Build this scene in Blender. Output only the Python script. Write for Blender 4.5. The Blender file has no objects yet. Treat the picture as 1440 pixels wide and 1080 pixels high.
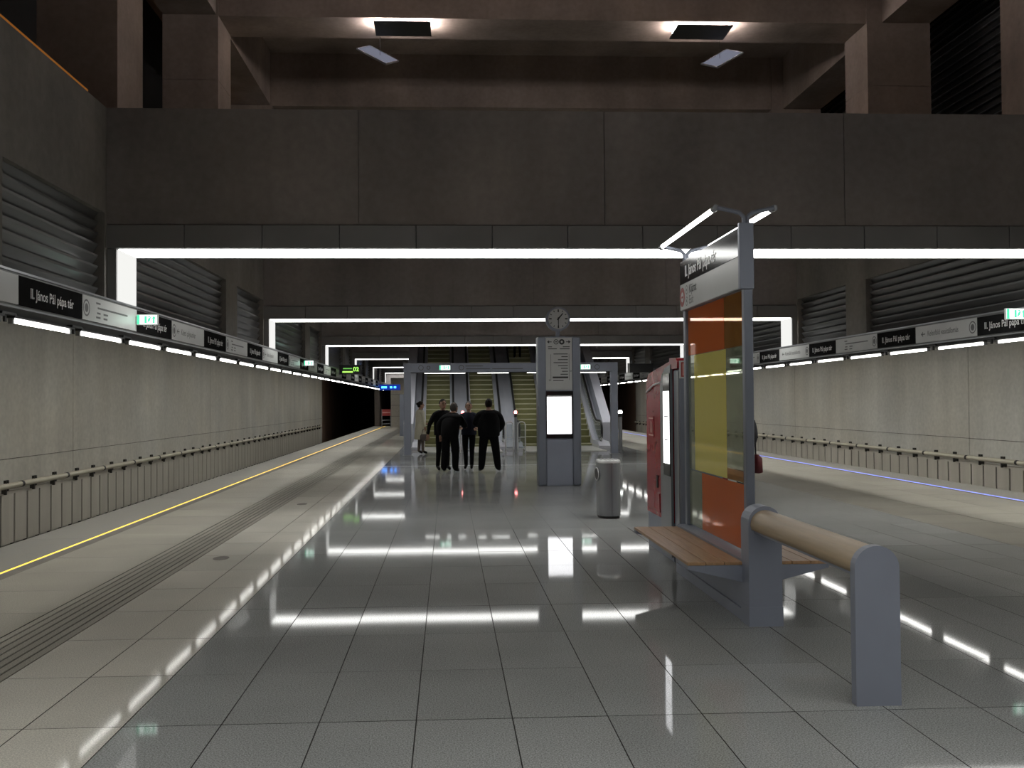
import bpy, bmesh, math, random
from mathutils import Matrix, Vector
random.seed(7)
SC = bpy.context.scene
COL = SC.collection
R = math.radians

# ------------------------------------------------------------------ camera
FPX = 1300.0
cd = bpy.data.cameras.new('camera')
cd.sensor_width = 36.0
cd.lens = 36.0 * FPX / 1440.0
cd.shift_x = 30.0 / 1440.0
cd.clip_end = 300
cam = bpy.data.objects.new('camera', cd)
COL.objects.link(cam)
cam.matrix_world = (Matrix.Translation((0, 0, 1.7)) @ Matrix.Rotation(-math.atan(60 / FPX), 4, 'Z')
                    @ Matrix.Rotation(math.pi / 2 + math.atan(25 / FPX), 4, 'X') @ Matrix.Rotation(-0.007, 4, 'Z'))
SC.camera = cam
# ------------------------------------------------------------------ world, view
w = bpy.data.worlds.new('world'); SC.world = w; w.use_nodes = True
w.node_tree.nodes['Background'].inputs[0].default_value = (0, 0, 0, 1)
w.node_tree.nodes['Background'].inputs[1].default_value = 0.0
SC.view_settings.view_transform = 'Standard'
SC.view_settings.look = 'None'
SC.view_settings.gamma = 1.0
SC.view_settings.use_curve_mapping = False
SC.view_settings.exposure = 0.75
L_STRIP, L_TUBE, L_UP, L_BOARD, L_TRACK_FILL = 3.9, 10.5, 72.0, 6.5, 11.0

# ------------------------------------------------------------------ materials
MATS = {}
def nodes_of(name):
    m = bpy.data.materials.new(name); m.use_nodes = True
    nt = m.node_tree
    return m, nt, nt.nodes['Principled BSDF']

def mat(name, c, rough=.5, metal=0.0, c2=None, scale=4.0, stretch=(1, 1, 1), detail=3.0, bump=0.0, world=False, rvar=0.0, spec=.5, lo=.35, hi=.65):
    """plain or two-tone noise material"""
    m, nt, b = nodes_of(name)
    b.inputs['Roughness'].default_value = rough
    b.inputs['Metallic'].default_value = metal
    b.inputs['Specular IOR Level'].default_value = spec
    c2 = c2 or tuple(v * .82 for v in c)
    if world:
        src = nt.nodes.new('ShaderNodeNewGeometry').outputs['Position']
    else:
        src = nt.nodes.new('ShaderNodeTexCoord').outputs['Object']
    mp = nt.nodes.new('ShaderNodeMapping'); mp.inputs['Scale'].default_value = stretch
    nt.links.new(src, mp.inputs['Vector'])
    n = nt.nodes.new('ShaderNodeTexNoise'); n.inputs['Scale'].default_value = scale; n.inputs['Detail'].default_value = detail
    nt.links.new(mp.outputs[0], n.inputs['Vector'])
    r = nt.nodes.new('ShaderNodeValToRGB')
    r.color_ramp.elements[0].position = lo; r.color_ramp.elements[1].position = hi
    r.color_ramp.elements[0].color = (*c2, 1); r.color_ramp.elements[1].color = (*c, 1)
    nt.links.new(n.outputs['Fac'], r.inputs['Fac'])
    nt.links.new(r.outputs[0], b.inputs['Base Color'])
    if rvar:
        mr = nt.nodes.new('ShaderNodeMapRange'); mr.inputs[3].default_value = rough - rvar; mr.inputs[4].default_value = rough + rvar
        nt.links.new(n.outputs['Fac'], mr.inputs[0]); nt.links.new(mr.outputs[0], b.inputs['Roughness'])
    if bump:
        bp = nt.nodes.new('ShaderNodeBump'); bp.inputs['Strength'].default_value = bump; bp.inputs['Distance'].default_value = .01
        nt.links.new(n.outputs['Fac'], bp.inputs['Height']); nt.links.new(bp.outputs[0], b.inputs['Normal'])
    MATS[name] = m
    return m

def concrete(name, c, amp=.3, streak=.35, rough=.75, warm=(1.04, 1.0, .93)):
    m, nt, b = nodes_of(name)
    b.inputs['Roughness'].default_value = rough
    b.inputs['Specular IOR Level'].default_value = .3
    pos = nt.nodes.new('ShaderNodeNewGeometry').outputs['Position']
    def noise(scale, st, det):
        mp = nt.nodes.new('ShaderNodeMapping'); mp.inputs['Scale'].default_value = st
        nt.links.new(pos, mp.inputs['Vector'])
        n = nt.nodes.new('ShaderNodeTexNoise'); n.inputs['Scale'].default_value = scale; n.inputs['Detail'].default_value = det
        nt.links.new(mp.outputs[0], n.inputs['Vector'])
        return n.outputs['Fac']
    def mrange(v, lo, hi):
        q = nt.nodes.new('ShaderNodeMapRange'); q.inputs[1].default_value = .3; q.inputs[2].default_value = .7
        q.inputs[3].default_value = lo; q.inputs[4].default_value = hi
        nt.links.new(v, q.inputs[0]); return q.outputs[0]
    def mul(a, bb):
        q = nt.nodes.new('ShaderNodeMath'); q.operation = 'MULTIPLY'
        nt.links.new(a, q.inputs[0]); nt.links.new(bb, q.inputs[1]); return q.outputs[0]
    big = mrange(noise(.45, (1, 1, 1), 4), 1 - amp, 1 + amp * .3)
    st = mrange(noise(1.1, (1, 1, .09), 3), 1 - streak, 1.06)
    fine = mrange(noise(9, (1, 1, 1), 5), .9, 1.06)
    f = mul(mul(big, st), fine)
    mx = nt.nodes.new('ShaderNodeMix'); mx.data_type = 'RGBA'; mx.blend_type = 'MULTIPLY'; mx.inputs[0].default_value = 1
    tint = nt.nodes.new('ShaderNodeMix'); tint.data_type = 'RGBA'
    tint.inputs[6].default_value = (*c, 1); tint.inputs[7].default_value = tuple(v * k for v, k in zip(c, warm)) + (1,)
    nt.links.new(mrange(noise(.3, (1, 1, 1), 2), 0, 1), tint.inputs[0])
    nt.links.new(tint.outputs[2], mx.inputs[6]); nt.links.new(f, mx.inputs[7])
    nt.links.new(mx.outputs[2], b.inputs['Base Color'])
    bp = nt.nodes.new('ShaderNodeBump'); bp.inputs['Strength'].default_value = .15; bp.inputs['Distance'].default_value = .01
    nt.links.new(noise(14, (1, 1, 1), 4), bp.inputs['Height']); nt.links.new(bp.outputs[0], b.inputs['Normal'])
    MATS[name] = m
    return m

def granite(name, c, rough, speck=.5, tone=.12, spec=.5, wear=.06, matte=0.0):
    m, nt, b = nodes_of(name)
    b.inputs['Specular IOR Level'].default_value = spec
    pos = nt.nodes.new('ShaderNodeNewGeometry').outputs['Position']
    oi = nt.nodes.new('ShaderNodeObjectInfo')
    n1 = nt.nodes.new('ShaderNodeTexNoise'); n1.inputs['Scale'].default_value = 125; n1.inputs['Detail'].default_value = 3
    nt.links.new(pos, n1.inputs['Vector'])
    r1 = nt.nodes.new('ShaderNodeValToRGB')
    r1.color_ramp.elements[0].position = .36; r1.color_ramp.elements[1].position = .64
    r1.color_ramp.elements[0].color = tuple(v * (1 - speck) for v in c) + (1,)
    r1.color_ramp.elements[1].color = tuple(v * (1 + speck) for v in c) + (1,)
    nt.links.new(n1.outputs['Fac'], r1.inputs[0])
    n2 = nt.nodes.new('ShaderNodeTexNoise'); n2.inputs['Scale'].default_value = .7; n2.inputs['Detail'].default_value = 4
    nt.links.new(pos, n2.inputs['Vector'])
    mr = nt.nodes.new('ShaderNodeMapRange'); mr.inputs[1].default_value = .3; mr.inputs[2].default_value = .7
    mr.inputs[3].default_value = 1 - tone; mr.inputs[4].default_value = 1 + tone
    nt.links.new(n2.outputs['Fac'], mr.inputs[0])
    mo = nt.nodes.new('ShaderNodeMapRange'); mo.inputs[3].default_value = .93; mo.inputs[4].default_value = 1.07
    nt.links.new(oi.outputs['Random'], mo.inputs[0])
    mm = nt.nodes.new('ShaderNodeMath'); mm.operation = 'MULTIPLY'
    nt.links.new(mr.outputs[0], mm.inputs[0]); nt.links.new(mo.outputs[0], mm.inputs[1])
    mx = nt.nodes.new('ShaderNodeMix'); mx.data_type = 'RGBA'; mx.blend_type = 'MULTIPLY'; mx.inputs[0].default_value = 1
    nt.links.new(r1.outputs[0], mx.inputs[6]); nt.links.new(mm.outputs[0], mx.inputs[7])
    nt.links.new(mx.outputs[2], b.inputs['Base Color'])
    rr = nt.nodes.new('ShaderNodeMapRange'); rr.inputs[1].default_value = .3; rr.inputs[2].default_value = .7
    rr.inputs[3].default_value = rough - wear; rr.inputs[4].default_value = rough + wear
    nt.links.new(n2.outputs['Fac'], rr.inputs[0]); nt.links.new(rr.outputs[0], b.inputs['Roughness'])
    if matte:   # unpolished grains between the polished ones
        d = nt.nodes.new('ShaderNodeBsdfDiffuse'); nt.links.new(mx.outputs[2], d.inputs[0])
        ms = nt.nodes.new('ShaderNodeMixShader'); ms.inputs[0].default_value = matte
        nt.links.new(b.outputs[0], ms.inputs[1]); nt.links.new(d.outputs[0], ms.inputs[2])
        nt.links.new(ms.outputs[0], nt.nodes['Material Output'].inputs[0])
    MATS[name] = m
    return m

def emit(name, c, s):
    m = bpy.data.materials.new(name); m.use_nodes = True
    nt = m.node_tree; nt.nodes.remove(nt.nodes['Principled BSDF'])
    e = nt.nodes.new('ShaderNodeEmission'); e.inputs[0].default_value = (*c, 1); e.inputs[1].default_value = s
    nt.links.new(e.outputs[0], nt.nodes['Material Output'].inputs[0])
    MATS[name] = m
    return m

def glass(name, c, diff=(.5, .5, .5), dfac=.2, gloss=.12, rough=.02):
    """thin coloured sheet: transmits its colour, scatters a little, mirrors at grazing angles"""
    m = bpy.data.materials.new(name); m.use_nodes = True
    nt = m.node_tree; nt.nodes.remove(nt.nodes['Principled BSDF'])
    t = nt.nodes.new('ShaderNodeBsdfTransparent'); t.inputs[0].default_value = (*c, 1)
    d = nt.nodes.new('ShaderNodeBsdfDiffuse'); d.inputs[0].default_value = (*diff, 1)
    g = nt.nodes.new('ShaderNodeBsdfGlossy'); g.inputs[0].default_value = (1, 1, 1, 1); g.inputs['Roughness'].default_value = rough
    a = nt.nodes.new('ShaderNodeMixShader'); a.inputs[0].default_value = dfac
    nt.links.new(t.outputs[0], a.inputs[1]); nt.links.new(d.outputs[0], a.inputs[2])
    lw = nt.nodes.new('ShaderNodeFresnel'); lw.inputs[0].default_value = 1.45
    k = nt.nodes.new('ShaderNodeMath'); k.operation = 'MULTIPLY'; k.inputs[1].default_value = gloss
    nt.links.new(lw.outputs[0], k.inputs[0])
    s = nt.nodes.new('ShaderNodeMixShader')
    nt.links.new(k.outputs[0], s.inputs[0]); nt.links.new(a.outputs[0], s.inputs[1]); nt.links.new(g.outputs[0], s.inputs[2])
    nt.links.new(s.outputs[0], nt.nodes['Material Output'].inputs[0])
    MATS[name] = m
    return m

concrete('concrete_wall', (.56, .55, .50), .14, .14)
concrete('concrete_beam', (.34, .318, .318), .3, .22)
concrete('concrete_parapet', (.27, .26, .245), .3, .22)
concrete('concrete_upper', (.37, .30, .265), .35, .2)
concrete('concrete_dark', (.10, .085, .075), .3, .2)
concrete('trackbed', (.05, .048, .045), .3, .1)
concrete('cream_wall', (.55, .53, .47), .1, .08)
mat('cladding', (.26, .26, .26), .45, c2=(.22, .22, .22), scale=1.2, world=True)
granite('granite_dark', (.30, .308, .303), .045, .36, .10, .25, .0, .27)
granite('granite_light', (.30, .285, .242), .42, .25, .1, .15, .0, .5)
granite('granite_pale', (.54, .522, .46), .06, .22, .1, .2, .0, .58)
granite('granite_edge', (.235, .226, .20), .6, .2, .08)
mat('joint', (.035, .034, .03), .9)
mat('groove', (.165, .152, .13), .8)
mat('steel_paint', (.275, .30, .365), .42, .25, c2=(.255, .275, .335), scale=2)
mat('steel_blue', (.20, .22, .27), .32, .4, c2=(.18, .195, .235), scale=2)
mat('steel', (.30, .31, .325), .32, .5, c2=(.26, .27, .285), scale=3, stretch=(1, 1, .2))
mat('steel_bright', (.72, .72, .71), .3, .35, c2=(.62, .62, .62), scale=6)
mat('deck_steel', (.62, .63, .70), .35, .2, c2=(.55, .56, .63), scale=2, stretch=(1, .2, 1))
mat('grey_fascia', (.20, .20, .20), .45, .2, c2=(.165, .165, .165), scale=1.5)
mat('slat_dark', (.22, .22, .22), .28, .6, c2=(.16, .16, .16), scale=1.2, stretch=(.3, .3, 3), world=True)
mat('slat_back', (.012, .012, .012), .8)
mat('black', (.012, .012, .013), .5)
mat('black_gloss', (.01, .01, .011), .12)
mat('rubber', (.012, .012, .012), .45)
mat('sign_black', (.02, .02, .021), .4, c2=(.016, .016, .016), spec=.0)
mat('sign_white', (.52, .53, .52), .32, c2=(.48, .49, .48), scale=2)
mat('sign_grey', (.50, .51, .51), .4, c2=(.47, .48, .48), scale=2)
mat('ink', (.03, .03, .03), .5)
mat('ink_grey', (.12, .12, .12), .5)
mat('white_ink', (.8, .8, .8), .5)
mat('red_ink', (.35, .03, .025), .4)
mat('pink_ink', (.62, .28, .25), .4)
mat('fence_panel', (.56, .525, .445), .5, .1, c2=(.49, .455, .385), scale=1.3, stretch=(1, 2, .3), world=True)
mat('fence_dark', (.06, .055, .045), .6, .2)
mat('pipe', (.62, .58, .45), .35, .2, c2=(.55, .51, .40), scale=2)
mat('bracket', (.05, .047, .04), .5, .5)
mat('wood', (.47, .29, .155), .42, c2=(.34, .2, .10), scale=5, stretch=(9, .7, 9), detail=5, lo=.3, hi=.7)
mat('wood_rail', (.46, .345, .21), .38, c2=(.34, .25, .15), scale=4, stretch=(10, .6, 10), detail=5, lo=.3, hi=.7)
mat('red_paint', (.34, .018, .03), .25, c2=(.30, .016, .026), scale=1.5)
mat('step_olive', (.26, .258, .125), .45, .2, c2=(.22, .218, .105), scale=3, stretch=(1, 1, 4))
mat('step_edge_shine', (.62, .61, .42), .4, .1)  # lighter tone painting the highlight along the step edges
mat('landing', (.62, .62, .58), .35, .3, c2=(.55, .55, .52), scale=4)
mat('rail_steel', (.25, .23, .21), .3, .9)
mat('brown_wall', (.30, .19, .135), .7, c2=(.22, .14, .10), scale=.6, world=True)
mat('tray', (.035, .033, .028), .6)
mat('lattice', (.5, .5, .55), .35, .6)
# people
mat('skin', (.30, .17, .115), .5, c2=(.27, .15, .10), scale=8)
mat('hair_dark', (.015, .012, .010), .5, spec=.06)
mat('hair_grey', (.09, .08, .075), .55, spec=.06)
mat('uniform', (.0085, .0085, .0095), .75, c2=(.006, .006, .007), scale=9, spec=.06)
mat('uniform_trouser', (.0075, .0075, .0085), .75, c2=(.0055, .0055, .006), scale=9, spec=.06)
mat('navy', (.02, .022, .035), .7, spec=.06)
mat('shoe', (.008, .008, .008), .35, spec=.06)
mat('beige_coat', (.56, .53, .41), .75, c2=(.48, .45, .35), scale=6)
mat('stocking', (.10, .075, .06), .6)
mat('brown_bag', (.05, .035, .028), .5)
mat('maroon', (.10, .012, .015), .5)
mat('grey_cloth', (.05, .05, .055), .7, spec=.06)
# light
emit('strip_light', (1.0, 1.0, .965), L_STRIP)
emit('strip_light_side', (1.0, 1.0, .965), L_STRIP * .14)
emit('tube_light', (1.0, .985, .94), L_TUBE)
emit('track_fill', (1.0, .985, .93), L_TRACK_FILL)  # fill of the added lamps over the yellow-side track
emit('track_fill_bright', (1.0, .985, .93), L_TRACK_FILL * 1.95)  # stronger added fill, brightens the blue-side track wall
emit('board_tube', (1.0, .99, .96), L_BOARD)
emit('up_light', (1.0, .93, .91), L_UP)
emit('lattice_glow', (.75, .78, 1.0), .13)  # emission in place of light reflected by the hanging lattice panels
emit('yellow_led', (1.0, .60, .07), 1.5)
emit('blue_led', (.22, .27, 1.0), 1.6)
emit('screen_white', (.98, .98, 1.0), 2.2)
emit('exit_green', (.10, .75, .42), .8)
emit('exit_white', (.8, 1.0, .9), 1.6)
emit('led_green', (.38, .95, .12), .95)
emit('led_green_dim', (.25, .8, .15), .35)
emit('led_blue', (.05, .3, 1.0), 3.0)
emit('led_blue_dim', (.01, .04, .35), .5)
emit('red_lamp', (1.0, .25, .25), 6.0)
emit('white_lamp', (.95, 1.0, .95), 4.0)
emit('warm_lamp', (1.0, .50, .16), 14.0)
emit('handrail_glow', (.75, .27, .05), .16)
glass('glass_clear', (.86, .90, .86), (.45, .47, .42), .10, .5)
glass('glass_grey', (.82, .85, .76), (.50, .53, .42), .24, .6)
glass('glass_yellow', (.93, .87, .36), (.95, .88, .30), .50, .5)
glass('glass_orange', (.93, .42, .13), (.80, .245, .075), .48, .5)
glass('glass_amber', (.80, .48, .15), (.45, .24, .07), .40, .5)
glass('glass_balustrade', (.85, .88, .88), (.4, .42, .44), .10, .8)

# ------------------------------------------------------------------ mesh building
ORG = {}
class MB:
    def __init__(s): s.v, s.f, s.m, s.sm = [], [], [], []
    def add(s, vs, fs, m=0, smooth=False):
        o = len(s.v); s.v += [tuple(p) for p in vs]
        for f in fs: s.f.append([i + o for i in f]); s.m.append(m); s.sm.append(smooth)
        return s
    def box(s, x0, x1, y0, y1, z0, z1, m=0):
        vs = [(x, y, z) for x in (x0, x1) for y in (y0, y1) for z in (z0, z1)]
        return s.add(vs, [(0, 1, 3, 2), (4, 6, 7, 5), (0, 4, 5, 1), (2, 3, 7, 6), (0, 2, 6, 4), (1, 5, 7, 3)], m)
    def prism(s, poly, axis, a, b, m=0, smooth=False, mcap=None):
        """poly: 2D points; axis 'x': (y,z), 'y': (x,z), 'z': (x,y)"""
        def P(p, t): return {'x': (t, p[0], p[1]), 'y': (p[0], t, p[1]), 'z': (p[0], p[1], t)}[axis]
        n = len(poly); vs = [P(p, a) for p in poly] + [P(p, b) for p in poly]
        s.add(vs, [(i, (i + 1) % n, n + (i + 1) % n, n + i) for i in range(n)], m, smooth)
        return s.add(vs, [tuple(range(n)), tuple(range(2 * n - 1, n - 1, -1))], m if mcap is None else mcap)
    def tube(s, pts, r, n=8, m=0, closed=False, cap=True):
        pts = [Vector(p) for p in pts]; k = len(pts); rs = r if isinstance(r, (list, tuple)) else [r] * k
        rings = []; ref = None
        for i, p in enumerate(pts):
            a = pts[i - 1] if (i or closed) else p; b = pts[(i + 1) % k] if (i < k - 1 or closed) else p
            d = (b - a).normalized()
            if ref is None:
                ref = Vector((0, 0, 1)) if abs(d.z) < .9 else Vector((1, 0, 0))
            u = d.cross(ref)
            if u.length < 1e-4: u = d.cross(Vector((0, 1, 0)))
            u.normalize(); v = u.cross(d).normalized(); ref = v
            rings.append([p + (u * math.cos(2 * math.pi * j / n) + v * math.sin(2 * math.pi * j / n)) * rs[i] for j in range(n)])
        vs = [q for ring in rings for q in ring]
        fs = [(i % k * n + j, i % k * n + (j + 1) % n, (i + 1) % k * n + (j + 1) % n, (i + 1) % k * n + j) for i in range(k if closed else k - 1) for j in range(n)]
        s.add(vs, fs, m, True)
        if cap and not closed:
            s.add(rings[0], [tuple(range(n))[::-1]], m); s.add(rings[-1], [tuple(range(n))], m)
        return s
    def loft(s, rings, m=0, smooth=True, cap=True):
        n = len(rings[0]); vs = [p for r in rings for p in r]
        s.add(vs, [(i * n + j, i * n + (j + 1) % n, (i + 1) * n + (j + 1) % n, (i + 1) * n + j) for i in range(len(rings) - 1) for j in range(n)], m, smooth)
        if cap:
            s.add(rings[0], [tuple(range(n))[::-1]], m); s.add(rings[-1], [tuple(range(n))], m)
        return s
    def ball(s, c, rx, ry, rz, m=0, nu=12, nv=8):
        rings = []
        for i in range(1, nv):
            t = math.pi * i / nv
            rings.append([(c[0] + rx * math.sin(t) * math.cos(2 * math.pi * j / nu), c[1] + ry * math.sin(t) * math.sin(2 * math.pi * j / nu), c[2] - rz * math.cos(t)) for j in range(nu)])
        return s.loft(rings, m)
    def disc(s, c, r0, r1, axis='y', n=24, m=0, sx=1.0, a0=0, a1=360):
        """flat ring r0..r1 (r0=0: disc) in the plane normal to axis"""
        def P(a, r):
            u, v = r * math.cos(a) * sx, r * math.sin(a)
            return {'y': (c[0] + u, c[1], c[2] + v), 'x': (c[0], c[1] + u, c[2] + v), 'z': (c[0] + u, c[1] + v, c[2])}[axis]
        full = a1 - a0 >= 360
        k = n if full else n + 1
        A = [R(a0 + (a1 - a0) * i / n) for i in range(k)]
        vs = [P(a, r1) for a in A]
        if r0 <= 0: return s.add(vs, [tuple(range(k))], m)
        vs += [P(a, r0) for a in A]
        return s.add(vs, [(i, (i + 1) % k, k + (i + 1) % k, k + i) for i in range(n)], m)
    def mesh(s, name, mats, off=(0, 0, 0), fix=True):
        me = bpy.data.meshes.new(name)
        me.from_pydata([(x - off[0], y - off[1], z - off[2]) for x, y, z in s.v], [], s.f)
        for m in (mats if isinstance(mats, (list, tuple)) else [mats]): me.materials.append(MATS[m])
        me.polygons.foreach_set('material_index', s.m); me.polygons.foreach_set('use_smooth', s.sm)
        if fix:
            bm = bmesh.new(); bm.from_mesh(me)
            bmesh.ops.recalc_face_normals(bm, faces=bm.faces); bm.to_mesh(me); bm.free()
        me.update()
        return me
    def build(s, name, mats, parent=None, fix=True, at=None):
        off = at if at is not None else (ORG[parent] if parent is not None else (0, 0, 0))
        o = bpy.data.objects.new(name, s.mesh(name, mats, off, fix)); COL.objects.link(o)
        if parent is not None: o.parent = parent
        elif at is not None: o.location = at
        ORG[o] = tuple(off)
        return o

def B(x0, x1, y0, y1, z0, z1, m=0): return MB().box(x0, x1, y0, y1, z0, z1, m)
def tag(o, label, cat=None, group=None, kind=None):
    o['label'] = label
    if cat: o['category'] = cat
    if group: o['group'] = group
    if kind: o['kind'] = kind
    return o
def thing(name, label, cat, loc=(0, 0, 0), group=None):
    o = bpy.data.objects.new(name, None); COL.objects.link(o); o.location = loc; o.empty_display_size = .1
    ORG[o] = tuple(loc)
    return tag(o, label, cat, group)
def struct(name, mb, m, label=None, parent=None):
    o = mb.build(name, m, parent)
    if parent is None: o['kind'] = 'structure'
    if label: o['label'] = label
    return o
def inst(name, me, parent, loc=(0, 0, 0), rot=(0, 0, 0)):
    """an object of its own that shares mesh data; loc is in world space"""
    o = bpy.data.objects.new(name, me); COL.objects.link(o); o.parent = parent
    g = ORG[parent] if parent is not None else (0, 0, 0)
    o.location = (loc[0] - g[0], loc[1] - g[1], loc[2] - g[2]); o.rotation_euler = rot
    ORG[o] = tuple(loc)
    return o
def bevel(o, wdt=.008, seg=2):
    m = o.modifiers.new('bevel', 'BEVEL'); m.width = wdt; m.segments = seg; m.limit_method = 'ANGLE'
    return o

ONES = 'first second third fourth fifth sixth seventh eighth ninth tenth eleventh twelfth thirteenth fourteenth fifteenth sixteenth seventeenth eighteenth nineteenth'.split()
TENS = {20: ('twentieth', 'twenty'), 30: ('thirtieth', 'thirty'), 40: ('fortieth', 'forty')}
def nth(i):
    if i < 20: return ONES[i - 1]
    t = i // 10 * 10
    return TENS[t][0] if i == t else TENS[t][1] + '-' + ONES[i - t - 1]

TXT = {}
def text_mesh(s, size, m, align='LEFT', sx=.82, bold=.0):
    key = (s, size, m, align, sx, bold)
    if key in TXT: return TXT[key]
    c = bpy.data.curves.new('lettering', 'FONT'); c.body = s; c.size = size; c.align_x = align; c.align_y = 'CENTER'; c.offset = bold
    c.resolution_u = 3
    o = bpy.data.objects.new('lettering', c); COL.objects.link(o)
    dg = bpy.context.evaluated_depsgraph_get(); dg.update()
    me = bpy.data.meshes.new_from_object(o.evaluated_get(dg)); me.name = 'lettering'
    for v in me.vertices: v.co.x *= sx
    me.materials.clear(); me.materials.append(MATS[m])
    bpy.data.objects.remove(o); bpy.data.curves.remove(c)
    TXT[key] = me
    return me
FACE = {'+x': Matrix(((0, 0, 1), (1, 0, 0), (0, 1, 0))), '-x': Matrix(((0, 0, -1), (-1, 0, 0), (0, 1, 0))), '-y': Matrix(((1, 0, 0), (0, 0, -1), (0, 1, 0)))}
def text(s, size, m, parent, loc, face, align='LEFT', sx=.82, bold=.0, name='lettering'):
    o = inst(name, text_mesh(s, size, m, align, sx, bold), parent, loc)
    o.rotation_euler = FACE[face].to_euler()
    return o

# ------------------------------------------------------------------ dimensions
XL, XR = -4.60, 8.97            # inner faces of the hall's side walls
EL, ER = -5.35, 10.30           # platform edges
WL, WR = -8.70, 13.90           # track walls
Y0, Y1 = -14.0, 66.9
FR = [12.65 + 10.65 * k for k in range(-2, 6)]      # front of each lit frame
ZP, ZB, ZT = 3.81, 4.13, 5.72

# ------------------------------------------------------------------ floor
fl = struct('floor', B(EL + .03, ER - .03, Y0, Y1, -1.2, -.006), 'joint', 'polished granite island platform between the two tracks')
TW, TL, G = .515, .92, .0032
SEAM0 = -1.725                  # boundary of light and dark stone
RIGHT_B = SEAM0 + 16 * TW       # 6.515
rows0 = 4.99
def tile_mesh(wd, ln, m, gx=G, g0=.0032, g1=.0032):
    a, b, b0, b1 = wd / 2 - gx / 2, 0, -ln / 2 + g0 / 2, ln / 2 - g1 / 2; c = .0007
    mb = MB()
    mb.loft([[(-a, b0, -.02), (a, b0, -.02), (a, b1, -.02), (-a, b1, -.02)], [(-a, b0, -c), (a, b0, -c), (a, b1, -c), (-a, b1, -c)],
             [(-a + c, b0 + c, 0), (a - c, b0 + c, 0), (a - c, b1 - c, 0), (-a + c, b1 - c, 0)]], 0, False)
    mb.m = [1 if abs(sum(mb.v[i][2] for i in f) / 4 + .02) > .001 and abs(sum(mb.v[i][2] for i in f)) > 1e-4 else 0 for f in mb.f]
    return mb.mesh('floor_tile', [m, 'joint'])
TM_D = [tile_mesh(TW, TL, 'granite_dark', .005, g0, g1) for g0, g1 in ((.006, .0012), (.0012, .0012), (.0012, .006))]
TM_L = tile_mesh(TW, TL, 'granite_pale', .005, .004, .004)
nind = 0
rest_d, rest_l, rest_p = MB(), MB(), MB()
def tiles(xa, cols, me, ry, lim, rest, tw=TW, k0=-20, k1=68):
    global nind
    for k in range(k0, k1):
        yc = rows0 + TL * (k + .5)
        if yc - TL / 2 < Y0 or yc + TL / 2 > Y1: continue
        for c in range(cols):
            xc = xa + tw * (c + .5)
            # in view and near: a tile of its own
            if lim[0] < yc < lim[1] and abs(xc - .046 * yc + .2) < .62 * yc + .4:
                o = inst('floor_tile', me[k % 3] if isinstance(me, list) else me, fl, (xc, yc, 0), (random.gauss(0, .0005), random.gauss(0, .0006), 0)); nind += 1
            else:
                a, b, c_ = tw / 2 - G / 2, TL / 2 - G / 2, random.gauss(0, .0002)
                rest.add([(xc - a, yc - b, c_), (xc + a, yc - b, -c_), (xc + a, yc + b, -c_), (xc - a, yc + b, c_)], [(0, 1, 2, 3)])
tiles(SEAM0, 16, TM_D, 0, (3.6, 12.6), rest_d)
tiles(SEAM0 - 2 * TW, 2, TM_L, 0, (3.6, 17.0), rest_p)
# light band beyond the grooves on the yellow side, and the light band on the blue side, in larger slabs
TM_S = tile_mesh(1.08, TL, 'granite_light')
tiles(-4.36, 1, TM_S, 0, (6, 19.0), rest_l, 1.08)
TM_R = tile_mesh((9.36 - RIGHT_B) / 3, TL, 'granite_light')
tiles(RIGHT_B, 3, TM_R, 0, (9.2, 19), rest_l, (9.36 - RIGHT_B) / 3)
for nm, rb, m in (('distant_dark_paving', rest_d, 'granite_dark'), ('distant_light_paving', rest_l, 'granite_light'), ('distant_pale_paving', rest_p, 'granite_pale')):
    o = rb.build(nm, m, fl, fix=False); o['kind'] = 'stuff'
# tactile strip: ribs between grooves
gx0, gx1 = -3.28, SEAM0 - 2 * TW
struct('tactile_bed', B(gx0, gx1, Y0, Y1, -.03, -.008), 'groove', parent=fl)
nr = 7; pw = (gx1 - gx0) / nr
for i in range(nr):
    struct('tactile_rib', B(gx0 + i * pw + .009, gx0 + (i + 1) * pw - .009, Y0, Y1, -.02, 0), 'granite_light', parent=fl)
struct('metal_strip', B(SEAM0, RIGHT_B, 24.75, 24.80, -.01, .0012), 'steel_bright', parent=fl)
# platform edges with lit strips
for xa, xb, led, nm in ((-4.55, EL, 'yellow_led', 'yellow'), (9.50, ER, 'blue_led', 'blue')):
    s = -1 if xa < 0 else 1
    for k in range(-2, 14):
        y = 2 + 5.0 * k
        struct('edge_slab', B(min(xa, xb), max(xa, xb), y + .004, min(y + 4.996, Y1), -.2, .0), 'granite_edge', parent=fl)
    struct('dark_strip', B(*sorted((xa - s * .185, xa - s * .055)), Y0, Y1, -.02, -.002), 'groove', parent=fl)
    t = thing('edge_light', f'thin {nm} light line set in the platform edge', 'light', (xa - s * .03, 20, 0))
    B(*sorted((xa - s * .055, xa)), Y0, Y1, -.02, .001).build('housing', 'steel_paint', t)
    B(*sorted((xa - s * .036, xa - s * .016)), Y0, Y1, .0012, .006).build('diffuser', led, t)
for cx_, cy_, lb_ in ((-2.505, 10.33, 'nearer'), (-2.465, 15.72, 'farther')):
    tag(MB().prism([(cx_ + .085 * math.cos(a), cy_ + .13 * math.sin(a)) for a in [i * math.pi / 8 for i in range(16)]], 'z', .0005, .003, 0).build('access_cover', 'groove', at=(cx_, cy_, 0)), f'small dark round cover in the pale floor stones, {lb_} of two', 'floor cover')

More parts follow.
